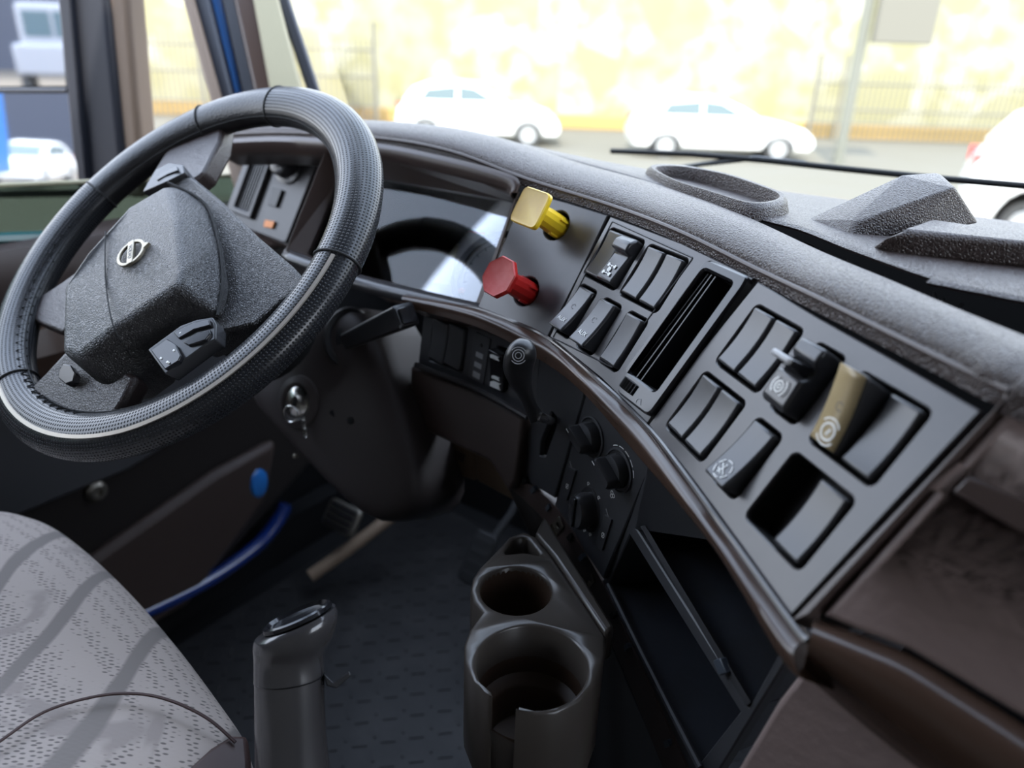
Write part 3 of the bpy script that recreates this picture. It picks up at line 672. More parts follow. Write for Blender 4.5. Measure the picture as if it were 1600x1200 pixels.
# --- upright air vent in panel B
av = thing('air_vent', 'upright black air vent between the two switch panels', 'air vent', FB.pt(*FB.uv(1070, 530), 0))
outer = rpoly([FB.uv(x, y) for x, y in ((1110, 408), (1176, 437), (1168, 452), (1020, 655), (968, 615), (985, 585))], 0.007, 5)
inner = rpoly([FB.uv(x, y) for x, y in ((1106, 425), (1152, 447), (1031, 616), (986, 582))], 0.004)
MB().plate(FB, outer, [inner], 0.006, 0.008, 0.0018, 0.012).build('vent_frame', 'black_gloss', av, smooth=35)
g = MB(); g.grid([[FB.pt(a, b, 0.0) for a, b in inner], [FB.pt(a, b, -0.05) for a, b in inner]], close_v=True); g.add([FB.pt(a, b, -0.05) for a, b in inner], [tuple(range(len(inner)))]); g.build('duct', 'cavity', av, smooth=0)
for k, (xt, yt, xb, yb) in enumerate(((1108, 428, 989, 586), (1113, 430, 995, 591), (1119, 433, 1002, 596), (1147, 447, 1030, 612))):
    a = FB.uv(xt, yt); b = FB.uv(xb, yb); g = MB()
    q = (Vector(b)-Vector(a)).normalized(); w_ = Vector((q.y, -q.x))*0.0006
    pl_ = [tuple(Vector(a)-w_), tuple(Vector(a)+w_), tuple(Vector(b)+w_), tuple(Vector(b)-w_)]
    g.slab(FB, pl_, -0.03, 0.001); g.build('slat', 'black_plastic' if k < 3 else 'switch_plastic', av, smooth=0)
uw, vw = FB.uv(990, 607)
ax = (Vector(FB.uv(1006, 622))-Vector(FB.uv(977, 597))).normalized(); axis = FB.u*ax.x+FB.v*ax.y
frw = Frame(FB.pt(uw, vw, -0.002), FB.n.cross(axis), axis)
g = MB(); n_t = 28
for k in range(n_t):
    pass
gear = [((0.0125 if k % 2 else 0.0112)*cos(2*pi*k/56), (0.0125 if k % 2 else 0.0112)*sin(2*pi*k/56)) for k in range(56)]
fw_ = Frame(FB.pt(uw, vw, -0.001), FB.n.cross(axis).normalized(), axis)
g.slab(fw_, gear, -0.0045, 0.0045); g.build('thumbwheel', 'black_plastic', av, smooth=20, bevel=0)
g = MB(); fr = FB.moved(*FB.uv(1005, 632), 0.0062); ring_mb(g, fr, 0, 0, .0025, .0006, 0, 0, 4); bar_mb(g, fr, (.001, .003), (.004, -.001), .0006, 0); g.build('marking', 'grey_print', av, smooth=0)

# --- air brake valve panel (V)
vp = thing('brake_valve_panel', 'smooth grey panel with a yellow and a red pull knob beside the instruments', 'control panel', FV.pt(-0.06, -0.06, 0))
outl = [FV.uv(x, y) for x, y in ((819, 298), (885, 316), (950, 336), (905, 430), (856, 526), (800, 501), (746, 480), (783, 390))]
yk = FV.uv(869, 352); rk = FV.uv(822, 455)
MB().plate(FV, outl, [circ(*yk, 0.0155), circ(*rk, 0.0155)], 0, 0.006, 0.0012).build('face_plate', 'panel_grey', vp, smooth=30)
for c, nm in ((yk, 'y'), (rk, 'r')):
    g = MB(); fr = FV.moved(*c, 0); g.lathe(fr, [(0.0154, -0.001), (0.0154, -0.02), (0.001, -0.02)], 24, cap=False); g.build('knob_well', 'cavity', vp, smooth=40)
def knob(c, sides, rot, mbody, mface, size, lab, hh=0.041):
    fr = FV.moved(*c, 0)
    g = MB(); n = 24
    g.lathe(fr, [(0.0118, -0.018), (0.0118, 0.008), (0.0112, 0.020), (0.0105, hh-0.003)], 12, cap=True)
    o = g.build('brake_knob', mbody, vp, smooth=25, label=lab)
    for k in range(4):
        a = k*pi/2+0.4; fr2 = Frame(fr.pt(0.0118*cos(a), 0.0118*sin(a), 0), fr.u*cos(a)+fr.v*sin(a), fr.n)
        MB().box(fr2, -0.002, 0.010, -0.0015, 0.0015, -0.002, 0.0018).build('rib', mbody, o, bevel=0.0004)
    pts = []
    for k in range(sides): a = rot+2*pi*k/sides; pts.append((size*cos(a), size*sin(a)))
    pp = rpoly(pts, 0.006 if sides == 4 else 0.0012, 4)
    up = [(a*0.95, b*0.95) for a, b in pp]; und = [(a*0.72, b*0.72) for a, b in pp]
    g = MB(); g.grid([[fr.pt(a, b, h) for a, b in q] for q, h in ((und, hh-0.006), (pp, hh), (pp, hh+0.004), (up, hh+0.0055))], close_v=True)
    g.add([fr.pt(a, b, hh-0.006) for a, b in reversed(und)], [tuple(range(len(und)))]); g.build('knob_head', mbody, o, smooth=30)
    ins = [(a*0.86, b*0.86) for a, b in pp]
    g = MB(); g.add([fr.pt(a, b, hh+0.0055) for a, b in up]+[fr.pt(a, b, hh+0.0045) for a, b in ins], [(i, (i+1) % len(up), len(up)+(i+1) % len(up), len(up)+i) for i in range(len(up))]+[tuple(len(up)+i for i in range(len(up)))])
    g.build('knob_face', mface, o, smooth=30, label='worn face')
knob(yk, 4, 0.70, 'yellow_plastic', 'yellow_worn', 0.0262, 'yellow square pull knob')
knob(rk, 8, 0.25, 'red_plastic', 'red_worn', 0.0215, 'red octagonal pull knob')

# --- instrument cluster, recessed under the hood
ic = thing('instrument_cluster', 'recessed instrument cluster behind glass, seen through the wheel', 'instrument cluster', FK.pt(-0.12, -0.06, -0.04))
gc = [(540, 272), (600, 281), (806, 318), (748, 478), (562, 432), (486, 402)]
REC = -0.042
FG = Frame(FK.at(680, 370, REC), normal(-143, 38))
gp = [FG.uv(x, y) for x, y in gc]
MB().slab(FG, gp, -0.012, 0).build('backing', 'pale_grey', ic, smooth=0)  # pale grey colour carries the bright reflection in the glass
MB().slab(FG, gp, 0.006, 0.0075).build('glass', 'cluster_glass', ic, smooth=0)
def dial_and_reflection(cx, cy, rpx, a0, nd, ring='dark_blue_grey'):
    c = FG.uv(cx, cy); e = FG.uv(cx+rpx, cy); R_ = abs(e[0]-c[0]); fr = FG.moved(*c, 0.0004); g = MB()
    ring_mb(g, fr, 0, 0, R_, R_*0.16, 0, 0.0, 2*pi, 40, 0.003); o = g.build('dial_and_reflection', ring, ic, smooth=40)
    g = MB(); ring_mb(g, fr, 0, 0, R_*0.78, 0.0006, 0.0001, -0.5, 3.6)
    for k in range(14):
        a = -0.5+4.1*k/13; bar_mb(g, fr, (R_*.70*cos(a), R_*.70*sin(a)), (R_*.80*cos(a), R_*.80*sin(a)), .0009, .0001)
    g.build('scale', 'dark_blue_grey', o, smooth=0)
    g = MB(); bar_mb(g, fr, (0, 0), (R_*.72*cos(a0), R_*.72*sin(a0)), 0.0022, 0.002, 0.0008); g.build('needle', 'needle_red', o, smooth=0)
    return o
dial_and_reflection(772, 430, 62, 1.3, 0); dial_and_reflection(600, 350, 48, 0.4, 0, 'low_panel')  # right-hand ring is the wheel rim's dark reflection, modelled as a gauge
for (x0, y0, x1, y1) in ((604, 327, 640, 335), (724, 361, 758, 366), (703, 296, 707, 312), (583, 380, 592, 396)):
    a, b = FG.uv(x0, y0), FG.uv(x1, y1); g = MB(); bar_mb(g, FG, a, b, 0.0022, 0.001, 0.0006); g.build('scale_mark', 'needle_red', ic, smooth=0)
MB().slab(FG, rpoly([FG.uv(x, y) for x, y in ((650, 364), (718, 382), (702, 447), (630, 427))], .002), 0.0005, 0.002).build('display', 'lcd', ic, smooth=0, label='pale yellow blank display')
for x, y, m_ in ((573, 408, 'needle_red'), (722, 455, 'orange_plastic'), (711, 322, 'needle_red')):
    g = MB(); g.lathe(FG.moved(*FG.uv(x, y)), [(0.0035, 0.0), (0.0035, 0.002), (0.001, 0.0028)], 14); g.build('warning_light', m_, ic)
# housing walls between the face opening and the glass
ow = [(508, 236), (590, 244), (812, 300), (748, 490), (556, 446), (446, 392)]
ou = [FK.at(x, y, -0.004) for x, y in ow]; gi = [FG.pt(*p, 0.004) for p in gp]
g = MB(); g.grid([ou, gi], close_v=True); g.build('housing', 'brown_plastic', ic, smooth=0, solid=0.002)
# bottom ledge of the cluster
le = [FK.at(x, y, 0.0) for x, y in ((440, 398), (556, 440), (650, 464), (748, 486))]; l2 = [FK.at(x, y, -0.006) for x, y in ((446, 388), (560, 428), (655, 452), (752, 474))]; l3 = [FK.at(x, y, -0.002) for x, y in ((440, 408), (556, 452), (650, 476), (748, 496))]
g = MB(); rails(g, [l2, le, l3], 24); g.build('bottom_ledge', 'panel_grey', ic, solid=0.004, smooth=50)
# hood lip over the cluster
hp = [FK.at(x, y, 0.004) for x, y in ((330, 220), (440, 214), (585, 224), (700, 246), (790, 270), (812, 284), (808, 302))]
hq = [FK.at(x, y, -0.004) for x, y in ((330, 234), (440, 232), (585, 246), (700, 270), (780, 292), (796, 300), (800, 306))]
hr = [p-FK.n*0.05 for p in hq]
g = MB(); rails(g, [hp, [p*0.5+q*0.5+FK.n*0.004 for p, q in zip(hp, hq)], hq, hr], 50); g.build('cluster_hood', 'brown_plastic', dash, smooth=50, solid=0.002)

# --- left end of the dashboard: vent and light switch panel
FL = Frame(P(430, 300, 1.19), normal(-150, 24))
lp = thing('light_switch_panel', 'grey end panel with round light knob, seen through the steering wheel', 'control panel', FL.o)
MB().plate(FL, rpoly([FL.uv(x, y) for x, y in ((405, 222), (504, 230), (446, 380), (352, 345))], .006), [rpoly([FL.uv(x, y) for x, y in ((402, 236), (430, 238), (394, 334), (370, 326))], .003)], 0, 0.01, 0.0015).build('face_plate', 'panel_grey', lp, smooth=30)
g = MB(); kc = FL.uv(452, 262); fr = FL.moved(*kc, 0); g.lathe(fr, [(0.026, 0), (0.026, 0.004), (0.019, 0.006), (0.018, 0.022), (0.014, 0.025)], 28); g.build('light_knob', 'switch_plastic', lp)
g = MB(); g.box(fr, -0.017, 0.017, -0.003, 0.003, 0.024, 0.032); g.build('knob_grip', 'black_plastic', lp, bevel=0.001)
MB().slab(FL, rpoly([FL.uv(x, y) for x, y in ((430, 295), (444, 298), (434, 325), (421, 321))], .001), 0, 0.005).build('slide_switch', 'black_plastic', lp, bevel=0.001)
MB().slab(FL, rpoly([FL.uv(x, y) for x, y in ((417, 344), (432, 347), (428, 358), (414, 355))], .001), 0, 0.004).build('warning_light', 'orange_plastic', lp, bevel=0.001)
lv = thing('air_vent', 'small upright air vent at the left end, seen through the steering wheel', 'air vent', FL.pt(*FL.uv(400, 285)))
MB().plate(FL, rpoly([FL.uv(x, y) for x, y in ((396, 229), (436, 232), (396, 344), (358, 330))], .004), [rpoly([FL.uv(x, y) for x, y in ((404, 238), (428, 240), (393, 332), (372, 325))], .003)], 0.008, 0.008, 0.002, 0.03).build('vent_frame', 'panel_grey', lv, smooth=30)
MB().slab(FL, [FL.uv(x, y) for x, y in ((400, 234), (432, 236), (395, 338), (368, 328))], -0.03, -0.022).build('duct', 'cavity', lv, smooth=0)
for k in range(6):
    t = (k+0.5)/6; a = Vector(FL.uv(404+24*t, 238+2*t)); b = Vector(FL.uv(372+21*t, 325+7*t)); d = (b-a).normalized(); q = Vector((d.y, -d.x))*0.0012
    MB().slab(FL, [tuple(a-q), tuple(a+q), tuple(b+q), tuple(b-q)], -0.018, 0.003).build('slat', 'black_plastic', lv, smooth=0)
# dashboard end body joining panel, hood and lower part
body = [FL.uv(x, y) for x, y in ((345, 350), (405, 214), (560, 214), (620, 260), (560, 460), (446, 396))]
MB().slab(FL, body, -0.16, -0.075).build('end_body', 'brown_plastic', dash, bevel=0.006)

# ------------------------------------------------------------------ steering wheel
WC = EYE+V(-0.371, 0.825, -0.229)*0.955
FWH = Frame(WC, V(-0.371, -0.524, 0.767))
RR, SA, SB = 0.215, 0.0235, 0.0190
def rimpt(t, ph, a=SA, b=SB):
    rd = FWH.u*cos(t)+FWH.v*sin(t); return WC+rd*(RR+a*cos(ph))+FWH.n*(b*sin(ph))
sw = thing('steering_wheel', 'four spoke steering wheel in black stitched leather with a pale metal strip', 'steering wheel', WC)
def rim_piece(name, d0, d1, material, grow=0.0, label=None, nu=400, nv=38):
    n = max(6, int(abs(d1-d0)/3)); m = 32
    rows = [[rimpt(radians(d0+(d1-d0)*i/n), 2*pi*j/m, SA+grow, SB+grow) for j in range(m)] for i in range(n+1)]
    g = MB(); g.grid(rows, close_v=True, uv=lambda i, j: ((d0+(d1-d0)*i/n)/360*nu, j/m*nv))
    return g.build(name, material, sw, smooth=80, label=label)
rim_piece('rim_cover', -113, 10, 'wheel_leather', 0.0, 'perforated leather')
rim_piece('rim_cover', 10, 97, 'wheel_leather', 0.0008, 'perforated leather, upper right')
rim_piece('rim_cover', 97, 168, 'wheel_smooth', 0.0002, 'worn smooth leather')
rim_piece('rim_cover', 168, 247, 'wheel_leather', 0.0006, 'perforated leather, left')
for a in (10, 97, 126, 168, 247):
    g = MB(); g.tube([rimpt(radians(a), 2*pi*j/40, SA+0.0009, SB+0.0009) for j in range(40)], 0.0011, 6, closed=True); g.build('seam', 'thread', sw)
for a in (15, 102):
    g = MB(); g.tube([rimpt(radians(a-1.2), 2*pi*j/40, SA+0.0004, SB+0.0004) for j in range(40)], 0.0006, 6, closed=True)
g = MB(); g.tube([rimpt(radians(k*3), radians(160), SA+0.0007, SB+0.0007) for k in range(120)], 0.0009, 6, closed=True); g.build('inner_seam', 'thread', sw)
zz = []
for k in range(60):
    a = radians(285-k*1.9); zz.append(rimpt(a, radians(138 if k % 2 else 166), SA+0.001, SB+0.001))
g = MB(); g.tube(zz, 0.0006, 5); g.build('stitching', 'thread', sw)
rows = []
for i in range(101):
    dg = 9-i*1.35; ph = radians(66 if dg > -55 else 66+(-55-dg)*0.30); wd = radians(5.0)
    rows.append([rimpt(radians(dg), ph+s*wd, SA+h, SB+h) for s, h in ((-1, 0), (-0.8, 0.0016), (0.8, 0.0016), (1, 0))])
g = MB(); g.grid(rows); g.build('metal_strip', 'chrome_strip', sw, smooth=30, label='pale metal strip')
def H(x, y, h): return FWH.at(x, y, h)
# padded centre
Fp = [(262, 287, .036), (200, 322, .040), (135, 395, .042), (98, 448, .040), (95, 550, .034), (120, 558, .034), (178, 512, .042), (275, 445, .046), (283, 425, .046), (276, 345, .044)]
Gp = [(300, 300, .022), (322, 322, .018), (340, 380, .016), (346, 440, .014), (339, 490, .012), (318, 495, .010), (232, 545, .006), (213, 572, .004), (172, 602, .004), (150, 598, .006)]
pts = [H(*p) for p in Fp+Gp]
g = MB(); fs = [tuple(range(10)), (0, 9, 11, 10), (9, 8, 12, 11), (8, 7, 14, 13, 12), (7, 6, 16, 15, 14), (6, 5, 18, 17, 16), (5, 4, 19, 18)]
loop = [0]+list(range(10, 20))+[4, 3, 2, 1]
low = [pts[i]+(WC-pts[i])*0.06-FWH.n*0.050 for i in loop]; b0 = 20
k = len(loop); fs += [(loop[i], loop[(i+1) % k], b0+(i+1) % k, b0+i) for i in range(k)]+[tuple(b0+i for i in reversed(range(k)))]
g.add(pts+low, fs); pad = g.build('centre_pad', 'hub_leather', sw, bevel=0.006, seg=4, smooth=60)
# split line across the pad
g = MB(); g.tube(spline([H(165, 362, .0418), H(164, 400, .0425), H(166, 450, .0428), H(178, 512, .0422), H(205, 556, .0125)], 20), 0.0007, 6); g.build('seam', 'thread', pad)
g = MB(); g.tube(spline([H(262, 285, .034), H(320, 318, .018), H(342, 380, .015), H(348, 440, .013), H(340, 493, .012)], 24), 0.0016, 6); g.build('gap_line', 'thread', pad)
# right hand spoke housing
def lump(name, top, drop, material, parent, bev=0.004, label=None, inset=0.05):
    a = [H(*p) for p in top]; c = sum(a, V(0, 0, 0))/len(a); b = [p+(c-p)*inset-FWH.n*drop for p in a]
    g = MB(); g.prism(b, a); return g.build(name, material, parent, bevel=bev, seg=3, smooth=40, label=label)
lump('spoke', [(262, 276, .018), (300, 275, .016), (345, 312, .013), (400, 366, .008), (456, 414, .002), (480, 440, .0), (440, 470, .0), (398, 508, .0), (345, 520, .002), (300, 540, -.004), (250, 450, .004)], 0.034, 'hub_leather', sw, label='wide grey right spoke')
lump('spoke', [(104, 540, .022), (72, 580, .014), (40, 610, .004), (30, 650, .0), (80, 676, .0), (150, 668, .0), (185, 640, .0), (215, 585, .002), (160, 560, .006)], 0.024, 'hub_brown', sw, 0.006, label='brown lower spoke')
lump('spoke', [(150, 400, .006), (100, 438, .004), (62, 462, .0), (48, 500, .0), (96, 520, .0), (140, 480, .0)], 0.022, 'hub_brown', sw)
lump('spoke', [(225, 290, .008), (255, 240, .006), (300, 196, .0), (350, 184, .0), (345, 222, .0), (318, 268, .008), (280, 300, .008)], 0.024, 'hub_brown', sw)
tb = lump('thumb_button', [(92, 578, .022), (98, 568, .024), (110, 570, .023), (117, 582, .020), (114, 596, .016), (102, 600, .016), (90, 590, .019)], 0.008, 'black_gloss', sw, 0.001)
pod = lump('button_pad', [(230, 546, .030), (282, 508, .030), (306, 499, .029), (332, 495, .026), (338, 506, .024), (337, 530, .022), (318, 540, .022), (258, 585, .024)], 0.016, 'switch_plastic', sw, 0.0015)
def podbtn(top, nm='button'):
    a = [H(x, y, h+0.0008) for x, y, h in top]; c = sum(a, V(0, 0, 0))/len(a)
    g = MB(); g.prism([p-FWH.n*0.004 for p in a], [p+FWH.n*0.0012 for p in a]); return g.build(nm, 'black_gloss', pod, bevel=0.0008, smooth=30)
podbtn([(237, 548, .029), (262, 530, .029), (276, 540, .028), (284, 556, .026), (280, 565, .025), (259, 578, .025)])
podbtn([(272, 520, .029), (302, 505, .029), (328, 500, .0265), (330, 509, .0255), (304, 516, .027), (280, 530, .0275)])
podbtn([(287, 536, .0265), (300, 526, .0265), (328, 515, .0245), (330, 522, .0235), (322, 532, .0235), (296, 541, .0245)])
for x, y in ((248, 546), (262, 536), (272, 548), (262, 566), (252, 560), (282, 520)):
    g = MB(); fr = Frame(H(x, y, 0.0295 if y < 530 else 0.0288), FWH.n, FWH.u); g.slab(fr, circ(0, 0, 0.0012, 8), -0.004, 0.0008); g.build('dot_mark', 'white_print', pod, smooth=0)
lump('upper_button_pad', [(222, 300, .020), (243, 264, .022), (264, 254, .024), (286, 257, .022), (290, 270, .020), (262, 282, .024)], 0.016, 'switch_plastic', sw, 0.0015)
lump('upper_button', [(244, 282, .0235), (250, 270, .0240), (276, 259, .0240), (278, 266, .0240), (262, 272, .0245)], 0.003, 'black_gloss', sw, 0.0008)
# emblem: ring with an arrow and a diagonal name bar
ef = Frame(H(206, 396, 0.0445), FWH.n, FWH.u*cos(-0.785)+FWH.v*sin(-0.785)); g = MB()
ring_mb(g, ef, 0, 0, 0.0150, 0.0034, -0.001, 0, 2*pi, 40, 0.003)
ef2 = ef
g.slab(ef, [(-0.0165, -0.0035), (0.0165, -0.0035), (0.0165, 0.0035), (-0.0165, 0.0035)], -0.001, 0.0026)
em = g.build('emblem', 'emblem_metal', sw, bevel=0.0005, label='pale metal ring emblem with arrow and bar')
g = MB(); g.slab(ef, [(-0.0045, 0.0155), (0.0045, 0.0155), (0.0, 0.0225)], -0.001, 0.0026); g.build('arrow', 'emblem_metal', em, bevel=0.0004)
text_mb(ef, 'VOLVO', 0.0058, 0.0028).build('lettering', 'dark_blue_grey', em, smooth=0)

# ------------------------------------------------------------------ steering column
FC = Frame(P(472, 628, 0.97), normal(-150, 22))
col = thing('steering_column', 'brown steering column shroud with stalk lever and ignition lock', 'steering column', FC.pt(0, -0.05, -0.1))
sh = [FC.uv(x, y) for x, y in ((372, 600), (430, 555), (470, 500), (520, 470), (575, 478), (600, 560), (628, 640), (662, 760), (652, 806), (612, 828), (566, 818), (505, 760), (430, 678), (385, 628))]
g = MB(); a = [FC.pt(*p, 0) for p in sh]; c = sum(a, V(0, 0, 0))/len(a)
g.grid([[p+(c-p)*0.0-FC.n*0.10 for p in a], [p-FC.n*0.02 for p in a], [p+(c-p)*0.05-FC.n*0.004 for p in a], [p+(c-p)*0.16+FC.n*0.003 for p in a], [p+(c-p)*0.6+FC.n*0.006 for p in a], [p+(c-p)*0.97+FC.n*0.006 for p in a]], close_v=True)
shr = g.build('shroud', 'shroud_brown', col, smooth=70, sub=1)
nk = Frame(WC-FWH.n*0.03, FWH.n)
g = MB(); g.lathe(nk, [(0.05, 0.0), (0.055, -0.03), (0.05, -0.09), (0.06, -0.14)], 24, cap=True); g.build('column_neck', 'rubber', col)
lk = FC.moved(*FC.uv(472, 628), 0.006)
g = MB(); g.lathe(lk, [(0.034, -0.002), (0.033, 0.003), (0.024, 0.006), (0.0205, 0.004), (0.0205, -0.006)], 28, cap=False); g.build('lock_surround', 'shroud_brown', col)
g = MB(); g.lathe(lk, [(0.020, -0.006), (0.0195, 0.004), (0.0165, 0.0065), (0.006, 0.0075), (0.005, 0.003), (0.001, 0.003)], 28); ig = g.build('ignition_lock', 'metal', col, label='bright round metal ignition lock')
g = MB(); g.box(lk, -0.0013, 0.0013, -0.007, 0.007, 0.0045, 0.0085); g.build('key_slot', 'cavity', ig, smooth=0)
for x, y, r_, m_ in ((553, 657, 0.0045, 'cavity'), (466, 712, 0.003, 'dull_metal')):
    g = MB(); g.lathe(FC.moved(*FC.uv(x, y), 0.0065), [(r_, -0.004), (r_, 0.001), (r_*0.5, 0.0015)], 14); g.build('screw_hole' if m_ == 'cavity' else 'screw', m_, col)
# stalk boot and lever
S0 = P(545, 532, 0.93); S1 = P(634, 493, 0.84); sd = (S1-S0).normalized(); FS = Frame(S0, sd, UP.cross(sd))
FBt = Frame(P(545, 528, 0.945), (FC.n*0.8+sd*0.6).normalized())
g = MB(); g.lathe(FBt, [(0.036, -0.03), (0.036, 0.0), (0.033, 0.004), (0.027, 0.003), (0.025, -0.004), (0.019, -0.004), (0.018, 0.003), (0.012, 0.006), (0.005, 0.006)], 32, sx=0.85, sy=1.1); g.build('stalk_boot', 'black_plastic', col)
L_ = (S1-S0).length
rows = []
for t, w_, h_ in ((0, .0095, .010), (0.25, .011, .011), (0.6, .0125, .0125), (0.95, .0145, .0135), (1.0, .0145, .0135), (1.02, .012, .011)):
    rows.append([FS.pt(a, b, t*L_) for a, b in rrect(0, 0, w_*2, h_*2, 0.004)])
g = MB(); g.grid(rows, close_v=True, cap=True); lev = g.build('stalk_lever', 'black_plastic', col, smooth=40)
g = MB(); g.slab(FS, rrect(0, 0, 0.021, 0.019, 0.003), L_*1.02, L_*1.02+0.003); g.build('end_button', 'black_gloss', lev, bevel=0.0012)
fr = Frame(FS.pt(0, 0.0128, L_*0.72), FS.v, FS.n); g = MB()
for k in range(3): bar_mb(g, fr, (-0.012+k*0.008, -0.004), (-0.012+k*0.008, 0.004), 0.0012, 0.0002, 0.0003)
bar_mb(g, fr, (-0.012, 0.004), (-0.004, 0.004), 0.0012, 0.0002, 0.0003); g.build('marking', 'grey_print', lev, smooth=0)
g = MB(); g.ball(P(606, 560, 1.0), 0.040, 20, 12, (1, 1, 1.15)); g.build('column_joint', 'shroud_brown', col, label='rounded brown joint cover')
rows = [[P(x+dx, y+dy, d_) for dx, dy, d_ in ((-18, 0, 1.02), (0, -8, 0.99), (22, 4, 1.0), (34, 20, 1.05))] for x, y in ((600, 575), (618, 620), (640, 665), (655, 700))]
g = MB(); g.grid(rows); g.build('column_skirt', 'shroud_brown', col, solid=0.004, smooth=60)
# keyring hanging from the lock
kr = thing('key_ring', 'small steel split ring with short chain hanging below the ignition lock', 'key ring', lk.pt(0, -0.02, 0.008))
g = MB(); rc_ = lk.pt(0.0, -0.0155, 0.010); g.tube([rc_+lk.u*0.012*cos(2*pi*k/24)+lk.v*0.010*sin(2*pi*k/24) for k in range(24)], 0.0010, 6, closed=True); g.build('ring', 'metal', kr)
for k in range(5):
    g = MB(); q = P(473.5+k*0.9, 655+k*6.4, 0.945); uu, vv = ((lk.u, lk.v) if k % 2 else (lk.n, lk.v)); g.tube([q+uu*0.0026*cos(2*pi*j/12)+vv*0.0042*sin(2*pi*j/12) for j in range(12)], 0.0009, 6, closed=True); g.build('chain_link', 'metal', kr)

# ------------------------------------------------------------------ lower dashboard modules (below the lip)
FM3 = Frame(FB.at(950, 628, -0.040), normal(-117, 3))
FM2 = Frame(FM3.at(914, 616), normal(-124, 3))
FM1 = Frame(FM2.at(836, 566), normal(-138, 6))
FM4 = Frame(FM3.at(1010, 735), normal(-108, 3))
# switch strip
ss = thing('switch_panel', 'dark lower switch strip tucked under the lip behind the hand lever', 'switch panel', FM1.pt(*FM1.uv(740, 560)))
outl = [FM1.uv(x, y) for x, y in ((664, 470), (740, 486), (846, 530), (836, 655), (740, 612), (652, 576))]
q = [FM1.uv(x, y) for x, y in ((664, 484), (740, 505), (728, 588), (656, 562))]
w_h = rpoly([FM1.uv(x, y) for x, y in ((678, 498), (731, 513), (722, 582), (670, 563))], 0.003)
h2_ = rpoly([FM1.uv(x, y) for x, y in ((777, 540), (800, 548), (792, 612), (768, 600))], 0.003)
MB().plate(FM1, outl, [w_h, h2_], 0, 0.006, 0.0012, 0.006).build('face_plate', 'low_panel', ss, smooth=30)
holes_box(ss, FM1, [w_h, h2_], 0.03)
def rk_px(parent, fr, cx, cy, ang, w, h, **kw):
    c = fr.uv(cx, cy); f2 = Frame(fr.pt(*c, 0), fr.n, fr.u*cos(ang)+fr.v*sin(ang)); return rocker(parent, f2, 0, 0, w=w, h=h, **kw)
up1 = Vector(FM1.uv(691, 502))-Vector(FM1.uv(682, 568)); an1 = atan2(-up1.x, up1.y)
for x, y in ((688, 532), (713, 541)): rk_px(ss, FM1, x, y, an1, 0.026, up1.length*0.93, base=0.003, material='low_panel', label='blank dark rocker')
fr = Frame(FM1.pt(*FM1.uv(750, 560), 0), FM1.n, FM1.u*cos(an1)+FM1.v*sin(an1))
o = MB().slab(fr, rrect(0, 0, 0.024, 0.056, .002), -0.003, 0.0015).build('indicator_plate', 'low_panel', ss, bevel=0.0006)
for dy, hh_ in ((0.004, 0.006), (-0.008, 0.006), (-0.020, 0.007)):
    MB().slab(fr, rrect(0, dy, 0.011, hh_, .0006), 0.0015, 0.002).build('pictogram', 'grey_print', o, smooth=0)
g = MB(); g.lathe(fr.moved(0, 0.016, 0.0015), [(0.0022, 0), (0.0018, 0.0012)], 10); g.build('pilot_light', 'black_plastic', o)
fr = Frame(FM1.pt(*FM1.uv(783, 578), 0), FM1.n, FM1.u*cos(an1)+FM1.v*sin(an1))
o, lf = rocker(ss, fr, 0, 0, base=0.008, tilt=0.006, conc=0.002, w=0.022, h=up1.length*0.88, material='black_gloss', label='glossy black rocker with worn white marks')
for t, w2, h2x in ((0.75, 0.014, 0.006), (-0.35, 0.012, 0.005), (-0.72, 0.016, 0.009)):
    f3 = lf(t); g = MB(); g.slab(f3, [(-w2/2, -h2x/2), (w2/2, -h2x/2+.001), (w2*.3, h2x*.2), (w2*.5, h2x*.5), (-w2*.2, h2x*.4), (-w2*.5, h2x*.1)], 0.0004, 0.0009); g.build('worn_mark', 'white_print', o, smooth=0)
# knee panel under the strip and the tan fuse covers below it
kn = [FM1.uv(x, y) for x, y in ((646, 570), (740, 606), (824, 650), (812, 752), (800, 768), (770, 720), (690, 682), (645, 660))]
g = MB(); a = [FM1.pt(*p, 0.006) for p in kn]; g.prism([p-FM1.n*0.03-UP*0.0 for p in a], a); g.build('knee_panel', 'brown_plastic', dash, bevel=0.005, seg=3)
g = MB(); g.tube(spline([FM1.at(x, y, 0.008) for x, y in ((650, 570), (740, 606), (824, 652))], 20), 0.0035, 8); g.build('strip_edge', 'panel_grey', dash)
fbx = thing('fuse_cover', 'dim tan fuse box cover low behind the steering column', 'cover', FM1.pt(*FM1.uv(740, 720), -0.03))
FX = Frame(FM1.pt(0, 0, -0.035), FM1.n, FM1.u)
MB().slab(FX, [FX.uv(x, y) for x, y in ((632, 690), (668, 680), (700, 742), (690, 800), (660, 815), (630, 760))], -0.02, -0.004).build('left_cover', 'tan_plastic', fbx, bevel=0.003)
l_ = MB().slab(FX, [FX.uv(x, y) for x, y in ((672, 668), (738, 700), (742, 752), (690, 735))], -0.02, 0).build('middle_cover', 'tan_plastic', fbx, bevel=0.003)
MB().slab(FX, [FX.uv(x, y) for x, y in ((708, 700), (728, 710), (724, 722), (708, 712))], 0, 0.002).build('latch', 'brown_plastic', l_, bevel=0.0006)
MB().slab(FX, [FX.uv(x, y) for x, y in ((742, 702), (806, 740), (806, 785), (745, 752))], -0.02, 0).build('right_cover', 'tan_plastic', fbx, bevel=0.003)

